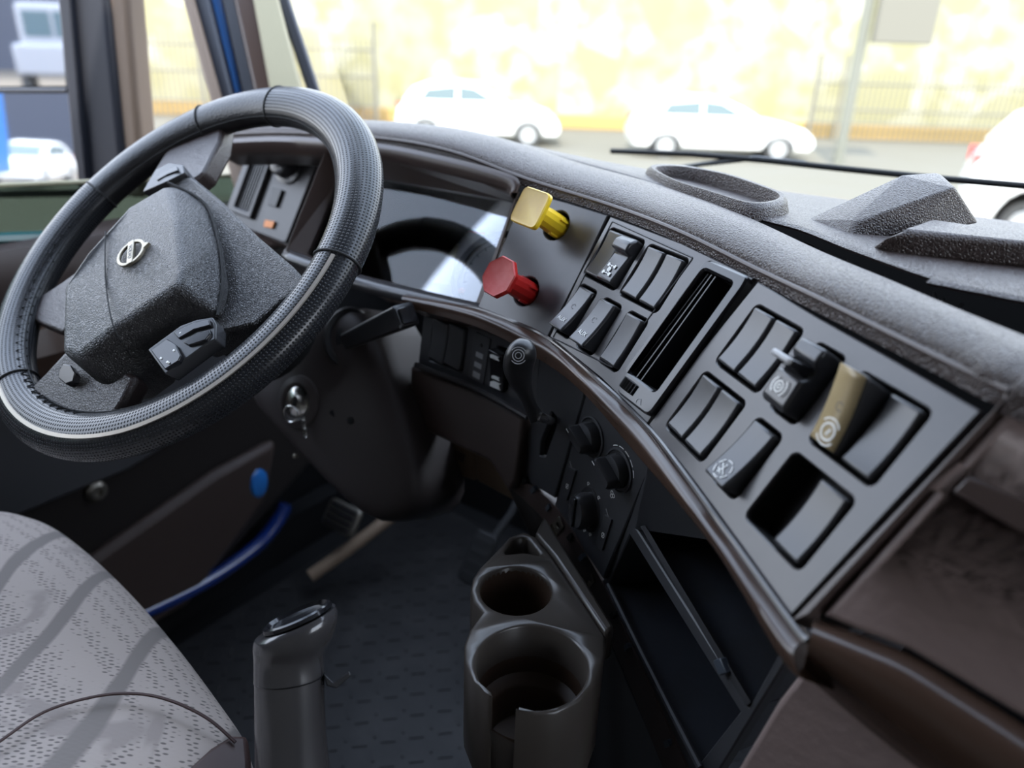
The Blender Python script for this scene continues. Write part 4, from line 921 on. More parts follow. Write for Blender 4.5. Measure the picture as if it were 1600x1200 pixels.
# hand brake lever module
hl = thing('trailer_brake_lever', 'black curved hand lever rising from a slotted plate under the lip', 'lever', FM2.pt(*FM2.uv(860, 670)))
outl = [FM2.uv(x, y) for x, y in ((846, 540), (914, 596), (912, 620), (866, 778), (806, 742), (832, 650))]
slot_ = rpoly([FM2.uv(x, y) for x, y in ((862, 642), (870, 652), (868, 668), (852, 714), (843, 712), (845, 690), (856, 662))], 0.002)
MB().plate(FM2, outl, [slot_], 0, 0.006, 0.001).build('face_plate', 'low_panel', hl, smooth=30)
MB().slab(FM2, [FM2.uv(x, y) for x, y in ((845, 630), (880, 640), (870, 720), (835, 716))], -0.02, -0.012).build('slot_cavity', 'cavity', hl, smooth=0)
s0 = FM2.at(864, 658, -0.01)
path = [s0, P(852, 654, 0.655), P(838, 648, 0.645), P(828, 620, 0.635), P(820, 592, 0.625), P(811, 570, 0.615), P(808, 553, 0.61), P(810, 540, 0.612)]
g = MB(); g.tube(spline([FM2.at(864, 658, -0.01), P(850, 654, 0.655), P(840, 650, 0.650)], 8), 0.0042, 10); g.build('lever_arm', 'metal', hl)
def blob_path(name, segs, material, parent, nrm, label=None, n=16, smooth_=60):
    """segs: (left px, right px, depth); rounded section between the two outline points"""
    rows = []
    for (l, r_, d_) in segs:
        a, b = P(*l, d_), P(*r_, d_); c = (a+b)/2; w = (b-a)/2; t = nrm*w.length*0.7
        rows.append([c+w*cos(2*pi*k/n)+t*sin(2*pi*k/n) for k in range(n)])
    rs_ = [spline([r[k] for r in rows], 30) for k in range(n)]
    g = MB(); g.grid([[rs_[k][i] for k in range(n)] for i in range(30)], close_v=True, cap=True); return g.build(name, material, parent, smooth=smooth_, label=label)
nd = (EYE-P(815, 590, 0.63)).normalized()
lh = blob_path('lever_handle', [((829, 662), (848, 655), .648), ((824, 650), (849, 646), .645), ((812, 622), (838, 628), .636), ((797, 602), (832, 600), .628), ((787, 580), (834, 575), .62), ((787, 560), (838, 560), .612), ((794, 542), (837, 545), .609), ((804, 532), (830, 533), .610), ((812, 528), (822, 529), .612)], 'black_plastic', hl, nd)
fr = Frame(P(810, 556, 0.61)+nd*0.0105, nd); g = MB(); ring_mb(g, fr, 0, 0, 0.0045, 0.0006, 0.0); ring_mb(g, fr, 0, 0, 0.0024, 0.0005, 0.0); ring_mb(g, fr, 0, 0, 0.0065, 0.0006, 0.0, 0.6, 2.5); ring_mb(g, fr, 0, 0, 0.0065, 0.0006, 0.0, 3.8, 5.7); g.build('symbol', 'grey_print', lh, smooth=0)

# climate control
cc_ = thing('climate_control_panel', 'dark climate panel with three round knobs under the brown lip', 'control panel', FM3.pt(*FM3.uv(930, 740)))
outl = [FM3.uv(x, y) for x, y in ((912, 600), (1030, 700), (1012, 738), (942, 905), (866, 790), (914, 620))]
MB().plate(FM3, outl, [], 0, 0.006, 0.0012).build('face_plate', 'low_panel', cc_, smooth=30)
def ctrl_knob(x, y, rp, ang, big=True, label=None):
    c = FM3.uv(x, y); e = FM3.uv(x, y-rp); R_ = abs(e[1]-c[1]); f2 = FM3.moved(*c, 0)
    g = MB(); g.lathe(f2, [(R_*1.0, 0), (R_*1.0, 0.0015), (R_*.92, 0.002), (R_*.90, 0.0005), (R_*.86, 0.0005)], 32, cap=False); g.add([f2.pt(a, b, 0.0006) for a, b in circ(0, 0, R_*.88, 32)], [tuple(range(32))])
    o = g.build('control_knob', 'low_panel', cc_, smooth=40, label=label)
    f3 = Frame(f2.o, f2.n, f2.u*cos(ang)+f2.v*sin(ang))
    g = MB(); g.lathe(f2, [(R_*.78, 0.0006), (R_*.76, 0.008), (R_*.70, 0.010)], 28); g.build('knob_base', 'switch_plastic', o)
    k_ = []
    for w2, hh2, z in ((0.30, 0.80, 0.006), (0.28, 0.80, 0.018), (0.20, 0.72, 0.021)):
        k_.append([f3.pt(a, b, z) for a, b in rrect(0, 0, R_*2*w2, R_*2*hh2*0.96, R_*w2*0.8)])
    g = MB(); g.grid(k_, close_v=True, cap=True); g.build('grip', 'switch_plastic', o, smooth=50)
    g = MB(); f4 = f3.moved(0, R_*0.62, 0.0212); bar_mb(g, f4, (0, -0.003), (0, 0.002), 0.001, 0); g.build('pointer', 'white_print', o, smooth=0)
    return f2, R_, o
kf, kR, ko = ctrl_knob(925, 683, 34, 1.2, label='upper control knob')
f2, R_, o = ctrl_knob(967, 735, 36, 1.15, label='right control knob with a white fan scale')
g = MB()
for k in range(5): ring_mb(g, f2, 0, 0, R_*1.10, 0.0008, 0.0002, 0.2+k*0.42, 0.2+k*0.42+0.3, 6)
g.build('scale_arc', 'white_print', o, smooth=0)
g = MB(); f3 = FM3.moved(*FM3.uv(957, 773), 0.0)
for k in range(3): ring_mb(g, f3, 0.002*cos(2.1*k), 0.002*sin(2.1*k), 0.0018, 0.0005, 0.0002, n=12)
g.build('fan_symbol', 'white_print', cc_, smooth=0)
c = FM3.uv(921, 796); f2 = FM3.moved(*c, 0); rx = abs(FM3.uv(936, 792)[0]-c[0]); ry = abs(FM3.uv(917, 762)[1]-c[1])
g = MB(); g.lathe(f2, [(1.25, 0), (1.22, 0.001), (1.0, 0.001), (0.98, 0.013), (0.85, 0.017), (0.3, 0.0175)], 32, sx=rx, sy=ry); o = g.build('control_knob', 'switch_plastic', cc_, smooth=45, label='oval lower control knob')
g = MB(); g.box(f2, -rx*.10, rx*.10, -ry*.8, ry*.8, 0.015, 0.0195); g.build('grip_ridge', 'black_gloss', o, bevel=0.0008)
for a in (1.9, 0.9, -1.7, -1.2, 3.0):
    g = MB(); q_ = f2.moved(rx*1.42*cos(a), ry*1.36*sin(a), 0.0003); ring_mb(g, q_, 0, 0, 0.0018, 0.0006, 0, 0.4, 4.6, 10); bar_mb(g, q_, (-.001, -.001), (.002, .001), .0006, 0); g.build('pictogram', 'white_print', cc_, smooth=0)
for pxs in (((890, 728), (902, 735), (888, 782), (876, 776)), ((947, 803), (958, 812), (943, 860), (932, 852))):
    o = MB().slab(FM3, rpoly([FM3.uv(*p) for p in pxs], .001), -0.002, 0.002).build('push_button', 'low_panel', cc_, bevel=0.0008)
    cx = sum(p[0] for p in pxs)/4; cy = sum(p[1] for p in pxs)/4
    q_ = FM3.moved(*FM3.uv(cx, cy+4), 0.002); g = MB(); ring_mb(g, q_, 0, 0, 0.0026, 0.0006, 0.0001, n=14, sx=0.8); bar_mb(g, q_, (-.002, -.003), (.002, .003), .0006, .0001); g.build('pictogram', 'white_print', o, smooth=0)
    q_ = FM3.moved(*FM3.uv(pxs[0][0]+3, pxs[0][1]-3), 0.0006); g = MB(); bar_mb(g, q_, (-.003, .002), (.003, -.004), .0010, 0); g.build('indicator_bar', 'grey_print', cc_, smooth=0)

# open double storage bin at the right of the lower dashboard
sb_ = thing('storage_bin', 'open black double storage compartment with a diagonal divider below the lip', 'storage bin', FM4.pt(*FM4.uv(1080, 1000)))
op1 = [FM4.uv(x, y) for x, y in ((984, 836), (1156, 1112), (1090, 1196), (950, 914))]
op2 = [FM4.uv(x, y) for x, y in ((1020, 700), (1140, 850), (1216, 1022), (1170, 1104), (994, 826))]
outl = [FM4.uv(x, y) for x, y in ((1024, 690), (1150, 830), (1236, 1020), (1110, 1225), (1080, 1225), (940, 912), (1008, 735))]
MB().plate(FM4, outl, [op1, op2], 0.0, 0.008, 0.0012, 0.012).build('bin_frame', 'low_panel', sb_, smooth=30)
for op, dpt in ((op1, 0.085), (op2, 0.13)):
    g = MB(); n = len(op); cu_ = sum(a for a, b in op)/n; cv_ = sum(b for a, b in op)/n
    bk = [(cu_+(a-cu_)*0.9, cv_+(b-cv_)*0.92) for a, b in op]
    g.grid([[FM4.pt(a, b, -0.008) for a, b in op], [FM4.pt(a, b, -dpt) for a, b in bk]], close_v=True); g.add([FM4.pt(a, b, -dpt) for a, b in bk], [tuple(range(n))]); g.build('compartment', 'bin_black', sb_, smooth=0)
for (x0, y0), (x1, y1) in (((1012, 770), (1120, 840)), ((1030, 800), (1140, 850)), ((1066, 868), (1172, 900)), ((1110, 935), (1200, 965)), ((1140, 1000), (1210, 1020))):
    a, b = FM4.uv(x0, y0), FM4.uv(x1, y1); g = MB(); g.prism([FM4.pt(a[0], a[1], -0.10), FM4.pt(a[0], a[1]-0.004, -0.10), FM4.pt(b[0], b[1]-0.004, -0.10), FM4.pt(b[0], b[1], -0.10)], [FM4.pt(a[0], a[1], -0.065), FM4.pt(a[0], a[1]-0.004, -0.065), FM4.pt(b[0], b[1]-0.004, -0.065), FM4.pt(b[0], b[1], -0.065)]); g.build('inner_rib', 'bin_black', sb_, smooth=0, bevel=0.0006)
g = MB(); g.tube(spline([FM4.at(x, y, 0.004) for x, y in ((950, 914), (985, 985), (1035, 1085), (1094, 1200))], 20), 0.003, 8); g.build('front_bead', 'low_panel', sb_)
g = MB(); g.prism([FM4.at(x, y, -0.004) for x, y in ((1000, 822), (1008, 820), (1174, 1098), (1166, 1104))], [FM4.at(x, y, 0.002) for x, y in ((1000, 822), (1008, 820), (1174, 1098), (1166, 1104))]); g.build('divider_rail', 'switch_plastic', sb_, smooth=0, bevel=0.001)
MB().slab(FM4, [FM4.uv(x, y) for x, y in ((1124, 1030), (1136, 1026), (1146, 1050), (1134, 1054))], 0.0, 0.006).build('hinge_clip', 'dark_blue_grey', sb_, bevel=0.001)

# exposed lower edge with metal nut clips
ea = [FM2.at(804, 742, 0.002), FM2.at(836, 764, 0.002), FM3.at(866, 790, 0.002), FM3.at(904, 848, 0.002), FM4.at(942, 912, 0.002), FM4.at(1000, 1040, 0.002), FM4.at(1080, 1215, 0.002)]
eb = [FM2.at(792, 758, 0.004), FM2.at(824, 786, 0.004), FM3.at(852, 816, 0.004), FM3.at(884, 866, 0.004), FM4.at(920, 930, 0.004), FM4.at(972, 1044, 0.004), FM4.at(1042, 1215, 0.004)]
g = MB(); rails(g, [[p-FM3.n*0.02 for p in ea], ea, eb, [p-FM3.n*0.03 for p in eb]], 50); ed = g.build('lower_edge', 'brown_plastic', dash, smooth=40, solid=0.003)
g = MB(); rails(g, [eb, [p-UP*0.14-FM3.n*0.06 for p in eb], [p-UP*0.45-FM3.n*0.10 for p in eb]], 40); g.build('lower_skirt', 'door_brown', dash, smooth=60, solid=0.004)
for x, y, fr_ in ((878, 820, FM3), (929, 904, FM4)):
    c = fr_.uv(x, y); f2 = fr_.moved(*c, 0.004); f3 = Frame(f2.o, f2.n, f2.u*0.85-f2.v*0.53); g = MB()
    g.plate(f3, rrect(0, 0, 0.013, 0.020, 0.0015), [circ(0, 0.001, 0.0034, 14)], 0.0015, 0.0014, 0.0003); g.box(f3, -0.0065, 0.0065, -0.0115, -0.0095, -0.006, 0.004)
    g.build('nut_clip', 'dull_metal', ed, smooth=20, label='bare metal nut clip')
for x, y, fr_ in ((824, 750, FM2), (838, 764, FM2), (852, 776, FM3), (862, 792, FM3), (896, 838, FM3), (914, 870, FM3), (986, 1010, FM4), (1050, 1160, FM4), (964, 960, FM4)):
    c = fr_.uv(x, y); f2 = fr_.moved(*c, 0.003); f3 = Frame(f2.o, f2.n, f2.u*0.85-f2.v*0.53)
    MB().slab(f3, rrect(0, 0, 0.005, 0.010, 0.001), -0.002, 0.0025).build('slot_tab', 'cavity' if x % 4 == 0 else 'dark_blue_grey', ed, smooth=0)

# ------------------------------------------------------------------ cup holder
CZh = 2.15
def cz(x, y): p = onz(x, y, CZh); return p
FCU = Frame(cz(830, 1040), UP, V(1, 0, 0))
cu = lambda x, y: FCU.uv(x, y)
ch_ = thing('cup_holder', 'glossy grey brown double cup holder, front cup with a notched rim', 'cup holder', FCU.pt(0, 0, -0.1))
cA = cu(831, 1038); rA = abs(cu(918, 1038)[0]-cA[0]); cB = cu(806, 921); rB = abs(cu(862, 921)[0]-cB[0])
oa = [(735, 922), (739, 902), (750, 886), (776, 860), (796, 838), (818, 830), (838, 838), (866, 874), (905, 930), (946, 994), (944, 1030), (930, 1068), (905, 1095), (870, 1112), (838, 1116), (806, 1108)]
ob = [(765, 1086), (740, 1064), (726, 1032), (725, 1008), (734, 984), (754, 956), (740, 940)]
a0 = Vector(cu(806, 1106))-Vector(cA); a1 = Vector(cu(770, 1086))-Vector(cA); t0 = atan2(a0.y, a0.x); t1 = atan2(a1.y, a1.x)
inner_c = [(cA[0]+rA*cos(t0+(2*pi-(t0-t1))*k/40), cA[1]+rA*sin(t0+(2*pi-(t0-t1))*k/40)) for k in range(41)]
outl = [cu(*p) for p in oa]+inner_c+[cu(*p) for p in ob]
pk = rpoly([cu(x, y) for x, y in ((786, 866), (800, 842), (822, 838), (846, 868), (820, 862))], 0.006)
g = MB(); g.plate(FCU, outl, [circ(*cB, rB, 36), pk], 0, 0.095, 0.0022, 0.08); g.build('holder_body', 'cup_plastic', ch_, smooth=50)
g = MB(); oc = [cu(*p) for p in oa+ob]; om = (sum(a for a, b in oc)/len(oc), sum(b for a, b in oc)/len(oc))
g.grid([[FCU.pt(a, b, -0.035) for a, b in oc], [FCU.pt(om[0]+(a-om[0])*.96, om[1]+(b-om[1])*.96, -0.07) for a, b in oc], [FCU.pt(om[0]+(a-om[0])*.80, om[1]+(b-om[1])*.82, -0.135) for a, b in oc]], close_v=True)
g.build('outer_wall', 'cup_plastic', ch_, smooth=50)
fr = FCU.moved(*cA); g = MB(); g.lathe(fr, [(rA*1.0, -0.034), (rA*.97, -0.05), (rA*.80, -0.055), (rA*.76, -0.058), (rA*.74, -0.088), (0.002, -0.090)], 40, cap=False); g.build('front_cup', 'cup_brown', ch_, smooth=40, label='stepped inside of the front cup')
fr = FCU.moved(*cB); g = MB(); g.lathe(fr, [(rB*1.0, -0.004), (rB*.95, -0.06), (rB*.90, -0.068), (0.002, -0.07)], 40, cap=False); g.build('rear_cup', 'cup_brown', ch_, smooth=40)
# mounting arm toward the dashboard
g = MB(); g.prism([FCU.pt(*cu(x, y), -0.03) for x, y in ((866, 874), (946, 994), (960, 985), (850, 810), (836, 838))], [FCU.pt(*cu(x, y), 0.004) for x, y in ((866, 874), (946, 994), (960, 985), (850, 810), (836, 838))]); g.build('mounting_arm', 'cup_plastic', ch_, bevel=0.003)

# ------------------------------------------------------------------ gear lever
gd = 0.60
gl_ = thing('gear_lever', 'glossy black gear lever grip with slanted top and a small side lever', 'gear lever', P(452, 1150, gd)-UP*0.3)
nd = V(0, -1, 0.35).normalized()
blob_path('lower_grip', [((400, 1420), (530, 1420), gd+.03), ((400, 1300), (524, 1300), gd), ((400, 1240), (520, 1240), gd), ((399, 1150), (510, 1150), gd), ((398, 1064), (506, 1054), gd)], 'grip_gloss', gl_, nd, n=28)
segs = [((397, 1064), (506, 1054), gd), ((397, 1030), (506, 1022), gd), ((396, 1012), (520, 996), gd), ((398, 1000), (527, 972), gd), ((402, 996), (527, 958), gd), ((408, 992), (523, 948), gd)]
hd_ = blob_path('upper_grip', segs, 'grip_gloss', gl_, nd, n=28, smooth_=50)
a, b = P(412, 988, gd), P(519, 946, gd); c = (a+b)/2; w = (b-a)/2; tdir = (nd*0.72*w.length)
up_ = w.cross(tdir).normalized(); up_ = up_ if up_.z > 0 else -up_
rows = [[c+w*s*cos(2*pi*k/28)+tdir*s*sin(2*pi*k/28)+up_*z for k in range(28)] for s, z in ((0.99, 0.0), (0.97, 0.003), (0.90, 0.004), (0.84, 0.001), (0.5, -0.001), (0.02, -0.001))]
g = MB(); g.grid(rows, close_v=True); g.build('top_inlay', 'black_gloss', hd_, smooth=40)
rows = [[(P(398, 1063, gd)+P(506, 1054, gd))/2+(P(506, 1054, gd)-P(398, 1063, gd))/2*s*cos(2*pi*k/28)+nd*0.7*(P(506, 1054, gd)-P(398, 1063, gd)).length/2*s*sin(2*pi*k/28)+UP*z for k in range(28)] for s, z in ((1.005, 0.0008), (1.015, 0), (1.005, -0.0008))]
g = MB(); g.grid(rows, close_v=True); g.build('joint_ring', 'black_plastic', gl_, smooth=40)
g = MB(); g.prism([P(506, 1052, gd-.01), P(520, 1066, gd-.01), P(546, 1048, gd-.01), P(549, 1056, gd-.01), P(526, 1076, gd-.01), P(510, 1072, gd-.01)], [P(506, 1052, gd+.012), P(520, 1066, gd+.012), P(546, 1048, gd+.012), P(549, 1056, gd+.012), P(526, 1076, gd+.012), P(510, 1072, gd+.012)]); g.build('side_lever', 'switch_plastic', gl_, bevel=0.0012)

# ------------------------------------------------------------------ driver's seat cushion
se = thing('driver_seat', "driver's seat cushion in pale patterned fabric with dark brown piping", 'seat', T(-0.72, 0.0, 1.5))
SZ = 2.05
front = [(-520, 845), (-300, 800), (-120, 790), (0, 790), (70, 806), (130, 846), (200, 910), (272, 992), (335, 1075), (376, 1135), (388, 1180)]
# plan outline from the photograph's silhouette at cushion height, then closed behind
fp = [onz(x, y, SZ) for x, y in front]
fp = spline(fp, 40)
back = [p-TF*0.55 for p in fp]
rows = []
for i, p in enumerate(fp):
    q = p-TF*0.55
    e = min(1, (len(fp)-1-i)/8)
    rows.append([p-UP*0.16+TF*-0.02, p-UP*0.08+TF*0.002, p-UP*0.03+TF*0.004, p-UP*0.008-TF*0.0, p-TF*0.02+UP*0.006*e, p-TF*0.07+UP*0.022*e, p-TF*0.16+UP*0.026*e, p-TF*0.30+UP*0.012*e, q])
g = MB()
lastr = rows[-1]
rows.append([p+TR*0.006-UP*0.02 for p in lastr]); rows.append([V(p.x, p.y, SZ-0.17)+TR*0.004 for p in lastr])
g.grid(rows); cush = g.build('cushion', 'seat_fabric', se, smooth=70, sub=1)
def on_cush(x, y, dz_=0.0):
    return onz(x, y, SZ+0.018+dz_)
g = MB(); g.tube(spline([onz(x, y, SZ+z_) for x, y, z_ in ((-60, 1200, .028), (0, 1158, .030), (70, 1112, .030), (150, 1088, .030), (215, 1084, .029), (270, 1096, .026), (325, 1123, .018), (368, 1160, .006))], 40), 0.0014, 6); g.build('seam', 'seat_brown', se, label='dark curved seam')
g = MB(); pc = [onz(x, y, SZ-z_) for x, y, z_ in ((290, 1215, .0), (330, 1178, .0), (362, 1158, .002), (388, 1158, .006), (392, 1200, .012), (392, 1260, .02), (290, 1260, .0))]
g.prism([p-UP*0.10 for p in pc], [p+UP*0.008 for p in pc]); g.build('corner_patch', 'seat_brown', se, bevel=0.004, label='dark brown bolster corner')
g = MB(); g.prism([T(-1.0, -0.25, 1.72), T(-0.5, -0.25, 1.72), T(-0.5, 0.15, 1.72), T(-1.0, 0.15, 1.72)], [T(-1.0, -0.25, 1.90), T(-0.5, -0.25, 1.90), T(-0.5, 0.15, 1.90), T(-1.0, 0.15, 1.90)]); g.build('seat_base', 'rubber', se, bevel=0.01)
g = MB(); g.prism([T(-0.85, -0.15, 1.505), T(-0.65, -0.15, 1.505), T(-0.65, 0.05, 1.505), T(-0.85, 0.05, 1.505)], [T(-0.85, -0.15, 1.72), T(-0.65, -0.15, 1.72), T(-0.65, 0.05, 1.72), T(-0.85, 0.05, 1.72)]); g.build('pedestal', 'rubber', se)

# ------------------------------------------------------------------ floor mat, pedals, sill
fm = MB(); fr = Frame(T(-0.62, 0.62, FLZ), UP, TR)
g = MB(); g.slab(fr, rrect(0, 0, 1.10, 1.25, 0.05), 0.0, 0.008); mt_ = g.build('floor_mat', 'floor_rubber', bevel=0.002); tag(mt_, 'dark ribbed rubber mat covering the cab floor', 'floor mat')
g = MB()
for i in range(34):
    for j in range(32):
        u_, v_ = -0.52+i*0.032, -0.58+j*0.036
        f2 = fr.moved(u_, v_, 0.008); s = 1 if (i+j) % 2 else -1
        g.slab(Frame(f2.o, f2.n, f2.u+f2.v*s), [(-.012, -.002), (.012, -.002), (.012, .002), (-.012, .002)], 0, 0.0018)
tr_ = g.build('tread_pattern', 'floor_rubber', None, smooth=0); tr_.parent = mt_
def pedal(name, label, cx, cy, dep, w, h, material, arm):
    fr = Frame(P(cx, cy, dep), (-TF*0.8+UP*0.6), TR); t = thing(name, label, 'pedal', fr.o)
    MB().slab(fr, rrect(0, 0, w, h, 0.01), -0.012, 0).build('pedal_pad', material, t, bevel=0.003)
    for k in range(4): MB().slab(fr, rrect(0, -h*.33+h*.22*k, w*.8, h*.07, .002), 0, 0.003).build('grip_rib', 'rubber', t, smooth=0)
    MB().tube([fr.pt(0, 0, -0.01), fr.pt(0, 0.10, -0.06), T(0, 0, 0)+TR*(fr.o.dot(TR))+TF*1.24+UP*arm], 0.008, 8).build('pedal_arm', 'rubber', t)
pedal('clutch_pedal', 'grey ribbed pedal left of the column shroud', 532, 808, 1.62, 0.09, 0.06, 'dull_metal', 2.1)
pedal('accelerator_pedal', 'worn brown pedal on the floor right of the column shroud', 745, 872, 1.42, 0.05, 0.10, 'rubber', 2.0)
g = MB(); g.tube(spline([P(485, 900, 1.62), P(530, 868, 1.64), P(575, 835, 1.66), P(620, 800, 1.68)], 16), [0.014]*16, 10); bo = g.build('floor_hose', 'tan_plastic'); tag(bo, 'dim tan hose lying on the floor under the column', 'hose')
# side structure under and ahead of the door
LS = LAT-0.03
struct(MB().prism([T(LS-0.05, -0.7, 1.44), T(LS-0.05, 1.36, 1.44), T(LS-0.05, 1.36, 1.60), T(LS-0.05, -0.7, 1.60)], [T(LS, -0.7, 1.44), T(LS, 1.36, 1.44), T(LS, 1.36, 1.60), T(LS, -0.7, 1.60)]).build('trim_8', 'rubber'), 'black sill below the door', 'sill')
struct(MB().prism([T(LS-0.14, 0.2, 1.5), T(LS-0.14, 1.36, 1.5), T(LS-0.14, 1.36, 2.30), T(LS-0.14, 1.0, 2.30), T(LS-0.14, 0.9, 2.2), T(LS-0.14, 0.2, 2.2)], [T(LS-0.06, 0.2, 1.5), T(LS-0.06, 1.36, 1.5), T(LS-0.06, 1.36, 2.30), T(LS-0.06, 1.0, 2.30), T(LS-0.06, 0.9, 2.2), T(LS-0.06, 0.2, 2.2)]).build('wall_left', 'rubber'), 'dark side of the footwell ahead of the door', 'wall')
g = MB(); g.tube(spline([onplane(x, y, T(LAT+0.02, 0, 0), TR) for x, y in ((60, 1030), (240, 950), (330, 904), (400, 854), (432, 817), (446, 788))], 30), 0.015, 10); struct(g.build('trim_9', 'blue_paint'), 'blue painted lower edge of the door opening', 'sill')
g = MB(); bp = onplane(405, 755, T(LAT+0.03, 0, 0), TR); g.lathe(Frame(bp, TR), [(0.028, -0.01), (0.028, 0.0), (0.022, 0.004)], 20, sx=0.75, sy=1.15); struct(g.build('trim_10', 'blue_paint_bright'), 'small bright blue painted patch ahead of the door', 'trim')

# ------------------------------------------------------------------ wipers and mirror outside
def wpt(x, y): return onplane(x, y, T(0, 1.22, 0), TF)
wp = thing('windscreen_wiper', 'black wiper lying across the foot of the windscreen', 'wiper', wpt(1200, 260))
g = MB(); g.tube([wpt(x, y) for x, y in ((955, 236), (1080, 241), (1200, 251), (1320, 264), (1480, 280), (1620, 292), (1800, 310))], 0.0045, 8); g.build('wiper_blade', 'rubber', wp)
g = MB(); g.tube([wpt(x, y) for x, y in ((1010, 270), (1100, 256), (1180, 247), (1260, 256))], 0.004, 8); g.build('wiper_arm', 'black_plastic', wp)
mn = (TR*0.432-TF*0.902).normalized()
MF = Frame(P(60, 70, 1.45), mn)
mir = thing('side_mirror', 'tall black door mirror with flat upper and wide angle lower glass', 'mirror', MF.o)
ug = [MF.uv(x, y) for x, y in ((-120, -90), (88, -60), (103, 134), (-100, 136))]
MB().slab(MF, ug, -0.006, 0).build('upper_glass', 'mirror_glass', mir, smooth=0)
ML = Frame(MF.at(60, 215), (mn+UP*0.06-TR*0.05).normalized())
lg = [ML.uv(x, y) for x, y in ((-100, 146), (106, 146), (124, 296), (-90, 300))]
MB().slab(ML, lg, -0.006, 0).build('lower_glass', 'mirror_glass', mir, smooth=0)
hs_ = [MF.at(x, y, -0.004) for x, y in ((-140, -110), (92, -80), (108, 140), (134, 310), (-110, 314))]
g = MB(); g.prism([p-mn*0.09 for p in hs_], [p-mn*0.010 for p in hs_]); g.build('mirror_housing', 'mirror_shell', mir, bevel=0.01)
hs2 = [MF.at(x, y, -0.0) for x, y in ((86, -80), (104, -80), (140, 305), (124, 305))]
g = MB(); g.prism([p-mn*0.03 for p in hs2], [p+mn*0.006 for p in hs2]); g.build('housing_lip', 'mirror_shell', mir, bevel=0.003)
g = MB(); a_ = [MF.at(x, y, -0.01) for x, y in ((100, -80), (160, -80), (200, 310), (134, 310))]; g.prism([p-mn*0.10 for p in a_], a_); g.build('mirror_arm', 'mirror_shell', mir, bevel=0.015, seg=4)
g = MB(); a_ = [MF.at(x, y, -0.02) for x, y in ((158, -80), (192, -80), (226, 310), (198, 310))]; g.prism([p-mn*0.06 for p in a_], a_); g.build('mirror_bracket', 'tan_trim', mir, bevel=0.012, seg=4, label='sunlit tan bracket')
g = MB(); g.tube([MF.at(x, y, 0.004) for x, y in ((-110, 141), (105, 141))], 0.004, 8); g.build('divider', 'mirror_shell', mir)
g = MB(); g.tube([MF.at(x, y, -0.05) for x, y in ((172, 20), (180, 90), (192, 180), (210, 240))], 0.003, 8)

# ------------------------------------------------------------------ street: fence, sign post, cars
def fence(name, label, xa, xb, y, top, post_xs, arc=0):
    t = thing(name, label, 'fence', V(xa, y, 0)); g = MB(); x = xa
    while x < xb:
        h = top
        g.tube([V(x, y, 0.0), V(x, y, h)], 0.022, 5); x += 0.16
    g.build('fence_bars', 'fence_paint', t)
    for z in (0.5, top-0.35, top-1.1):
        if z > 0.4: MB().tube([V(xa, y-0.01, z), V(xb, y-0.01, z)], 0.035, 6).build('rail', 'fence_paint', t)
    for px_ in post_xs: MB().tube([V(px_, y-0.05, 0), V(px_, y-0.05, top+0.45)], 0.07, 8).build('post', 'fence_paint', t)
def gx(px, y):  # world x of a pixel column on the line y
    d = ray(px, 150); return d.x*(y/d.y)
yF = 25.0
fence('street_fence', 'tall dark bar fence behind the cars on the left, ending in a thick post', gx(150, yF), gx(590, yF), yF, 2.45, [gx(588, yF), gx(455, yF), gx(320, yF)])
fence('street_fence', 'tall dark bar fence behind the grey sign post on the right', gx(1272, yF), gx(1272, yF)+9, yF, 2.0, [gx(1272, yF), gx(1272, yF)+0.8, gx(1272, yF)+7.5])
sg = thing('sign_post', 'leaning looking grey post carrying a square sign box', 'sign post', onz(1308, 258, 0))
b_ = Vector(onz(1308, 258, 0)); sg['label'] = 'tall grey street post with a rectangular sign box'
MB().tube([b_, b_+UP*5.2], 0.13, 12).build('post', 'post_grey', sg)
MB().box(Frame(b_+UP*3.35+V(0.75, -0.2, 0), V(0, -1, 0), V(1, 0, 0)), -0.62, 0.72, -0.62, 0.9, -0.12, 0.12).build('sign_box', 'fence_paint', sg, bevel=0.03)

